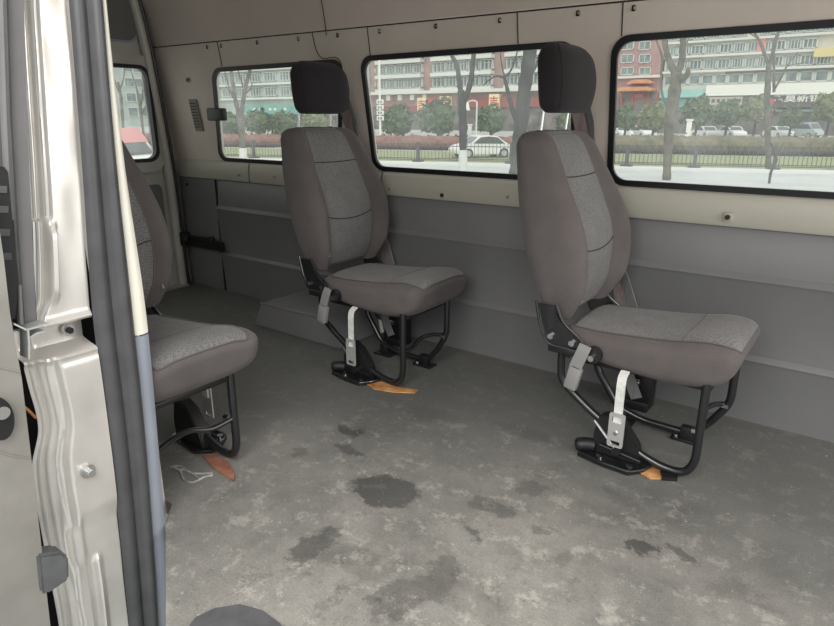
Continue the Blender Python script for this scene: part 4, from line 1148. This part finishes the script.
# middle window: brick block with white bay windows and banners
bC = building('brick apartment block with white bay windows and red banners in the middle window', xt(370.4), xt(602), 26, M['brick'])
bx_ = bC.location.x
for i, (v0, v1) in enumerate([(21, 30), (35, 44), (49, 59), (63.5, 74), (78, 88.5)]):
    z0, z1 = zt(420, v1), zt(420, v0)
    us = [373, 379, 388, 397, 406, 415, 424, 434, 447, 458, 469, 481, 494, 507, 520, 534, 548, 562, 577, 592]
    for j, (a, b) in enumerate(zip(us, us[1:])):
        if j in (6, 12): 
            continue
        if j % 6 == 0: win(bC, xt(a)+.5, xt(b)-.8, z0+.5, z1-.3, 1, .15)
        else: win(bC, xt(a)+.1, xt(b)-.1, z0+.1, z1, 3, .7)
    for a, b in ((379, 424), (434, 494), (507, 600)):
        face(bC, 'balcony_slab', (xt(a), xt(b), z0-.7, z0), M['slab'], 1.4)
face(bC, 'ledge', (xt(371), xt(602), zt(420, 94), zt(420, 91)), M['slab'], 1.6)
for u in (389.5, 401, 413.5, 426):
    face(bC, 'white_box', (xt(u-1.8), xt(u+1.8), zt(420, 100), zt(420, 94.5)), M['white'], .6)
face(bC, 'shopfront', (xt(371.5), xt(602), GZ, zt(420, 106)), M['shop'], .3)
face(bC, 'maroon_fascia', (xt(386), xt(420), zt(420, 112), zt(420, 106)), M['maroon'], 1.0)
face(bC, 'maroon_fascia', (xt(470), xt(580), zt(420, 108), zt(420, 99)), M['maroon'], .8)
face(bC, 'red_board', (xt(430.5), xt(443), zt(420, 105), zt(420, 98)), M['red'], .8)
for u0, u1, v0, v1 in ((421, 429.5, 98, 112.5), (443.5, 452.5, 97, 108), (493, 503, 96, 111)):
    bn = face(bC, 'banner', (xt(u0), xt(u1), zt(420, v1), zt(420, v0)), M['bannerw'], 1.3)
    textmesh('吉', 2.0, M['red'], 'banner_character', bn, ((xt(u0)+xt(u1))/2-bx_, -1.35, (zt(420, v0)+zt(420, v1))/2-GZ), bold=.03)
for u in (400, 404, 408):
    face(bC, 'white_lettering', (xt(u), xt(u+2.4), zt(420, 111), zt(420, 109)), M['white'], 1.1)
# rear side window block
bD = building('pale green-grey apartment block with teal ground floor seen through the rear side window', xt(205), xt(369.5), 40, M['wallgrey'])
n_ = 0
for i in range(9):
    z0 = 5.8+i*3.4
    for j in range(10):
        x0 = xt(208)+(xt(367)-xt(208))*j/10
        win(bD, x0+.6, x0+(xt(367)-xt(208))/10-.8, z0+.3, z0+2.4, 4, .5)
    face(bD, 'balcony_slab', (xt(205.5), xt(369), z0-.5, z0), M['slab'], 1.0)
face(bD, 'teal_fascia', (xt(245), xt(330), zt(290, 114), zt(290, 105)), M['tealdark'], 1.4)
for u in (256, 262, 272, 277, 287):
    face(bD, 'white_lettering', (xt(u), xt(u+2), zt(290, 110.5), zt(290, 108)), M['white'], 1.6)
face(bD, 'shopfront', (xt(205.5), xt(369), GZ, zt(290, 115)), M['shop'], .3)
# building behind the rear doors
XB = -185.0
t = thing('apartment_building', 'hazy green-grey tower block seen through the rear door window', 'building', (XB, 95, GZ))
obj('wall', BX((0, 0, 24), (14, 100, 48)), M['wallgrey'], t, False)
for i in range(9):
    for j in range(9):
        z = 4+i*4; y = -36+j*9
        o = obj('window', BX((7.1, y, z), (.3, 6, 2.5)), M['frame'], t, False)
        for q in (-1.5, 1.5): obj('pane', BX((7.27, y+q, z), (.1, 2.6, 2.1)), M['pane'], o, False)

# ------------------------------------------------------------------ LIGHT
w = bpy.data.worlds.new('overcast_sky'); SC.world = w; w.use_nodes = True; N = w.node_tree.nodes; L = w.node_tree.links
bg = N['Background']; bg.inputs[1].default_value = 1.25
tc = N.new('ShaderNodeTexCoord'); sx = N.new('ShaderNodeSeparateXYZ'); L.new(tc.outputs['Generated'], sx.inputs[0])
r = N.new('ShaderNodeValToRGB'); r.color_ramp.elements[0].position = .0; r.color_ramp.elements[0].color = (.86, .87, .83, 1)
r.color_ramp.elements[1].position = .6; r.color_ramp.elements[1].color = (.95, .98, 1.0, 1)
L.new(sx.outputs[2], r.inputs[0]); L.new(r.outputs[0], bg.inputs[0])
sd_ = bpy.data.lights.new('soft_sun', 'SUN'); sd_.energy = 1.1; sd_.angle = math.radians(50); sd_.color = (1, .98, .95)
so = bpy.data.objects.new('soft_sun', sd_); link(so); so.rotation_euler = (math.radians(48), 0, math.radians(38))
al = bpy.data.lights.new('doorway_fill', 'AREA'); al.energy = 55; al.shape = 'RECTANGLE'; al.size = 1.7; al.size_y = 1.4; al.color = (1, .97, .94)  # added fill lamp, strengthens the sky light coming in by the doorway
ao = bpy.data.objects.new('doorway_fill', al); link(ao); ao.location = (-.1, -.75, 2.15)
ao.rotation_euler = (Vector((-.7, 1.4, .1))-Vector(ao.location)).to_track_quat('-Z', 'Y').to_euler()
a2 = bpy.data.lights.new('windscreen_side_fill', 'AREA'); a2.energy = 30; a2.shape = 'RECTANGLE'; a2.size = 1.5; a2.size_y = 1.2; a2.color = (1, .97, .95)  # added fill lamp to brighten the interior; no windscreen is modelled
b2 = bpy.data.objects.new('windscreen_side_fill', a2); link(b2); b2.location = (1.75, 1.6, 1.3); b2.rotation_euler = Vector((-1, 0, .05)).to_track_quat('-Z', 'Y').to_euler()
SC.view_settings.view_transform = 'Standard'; SC.view_settings.look = 'None'; SC.view_settings.exposure = 0; SC.view_settings.gamma = 1
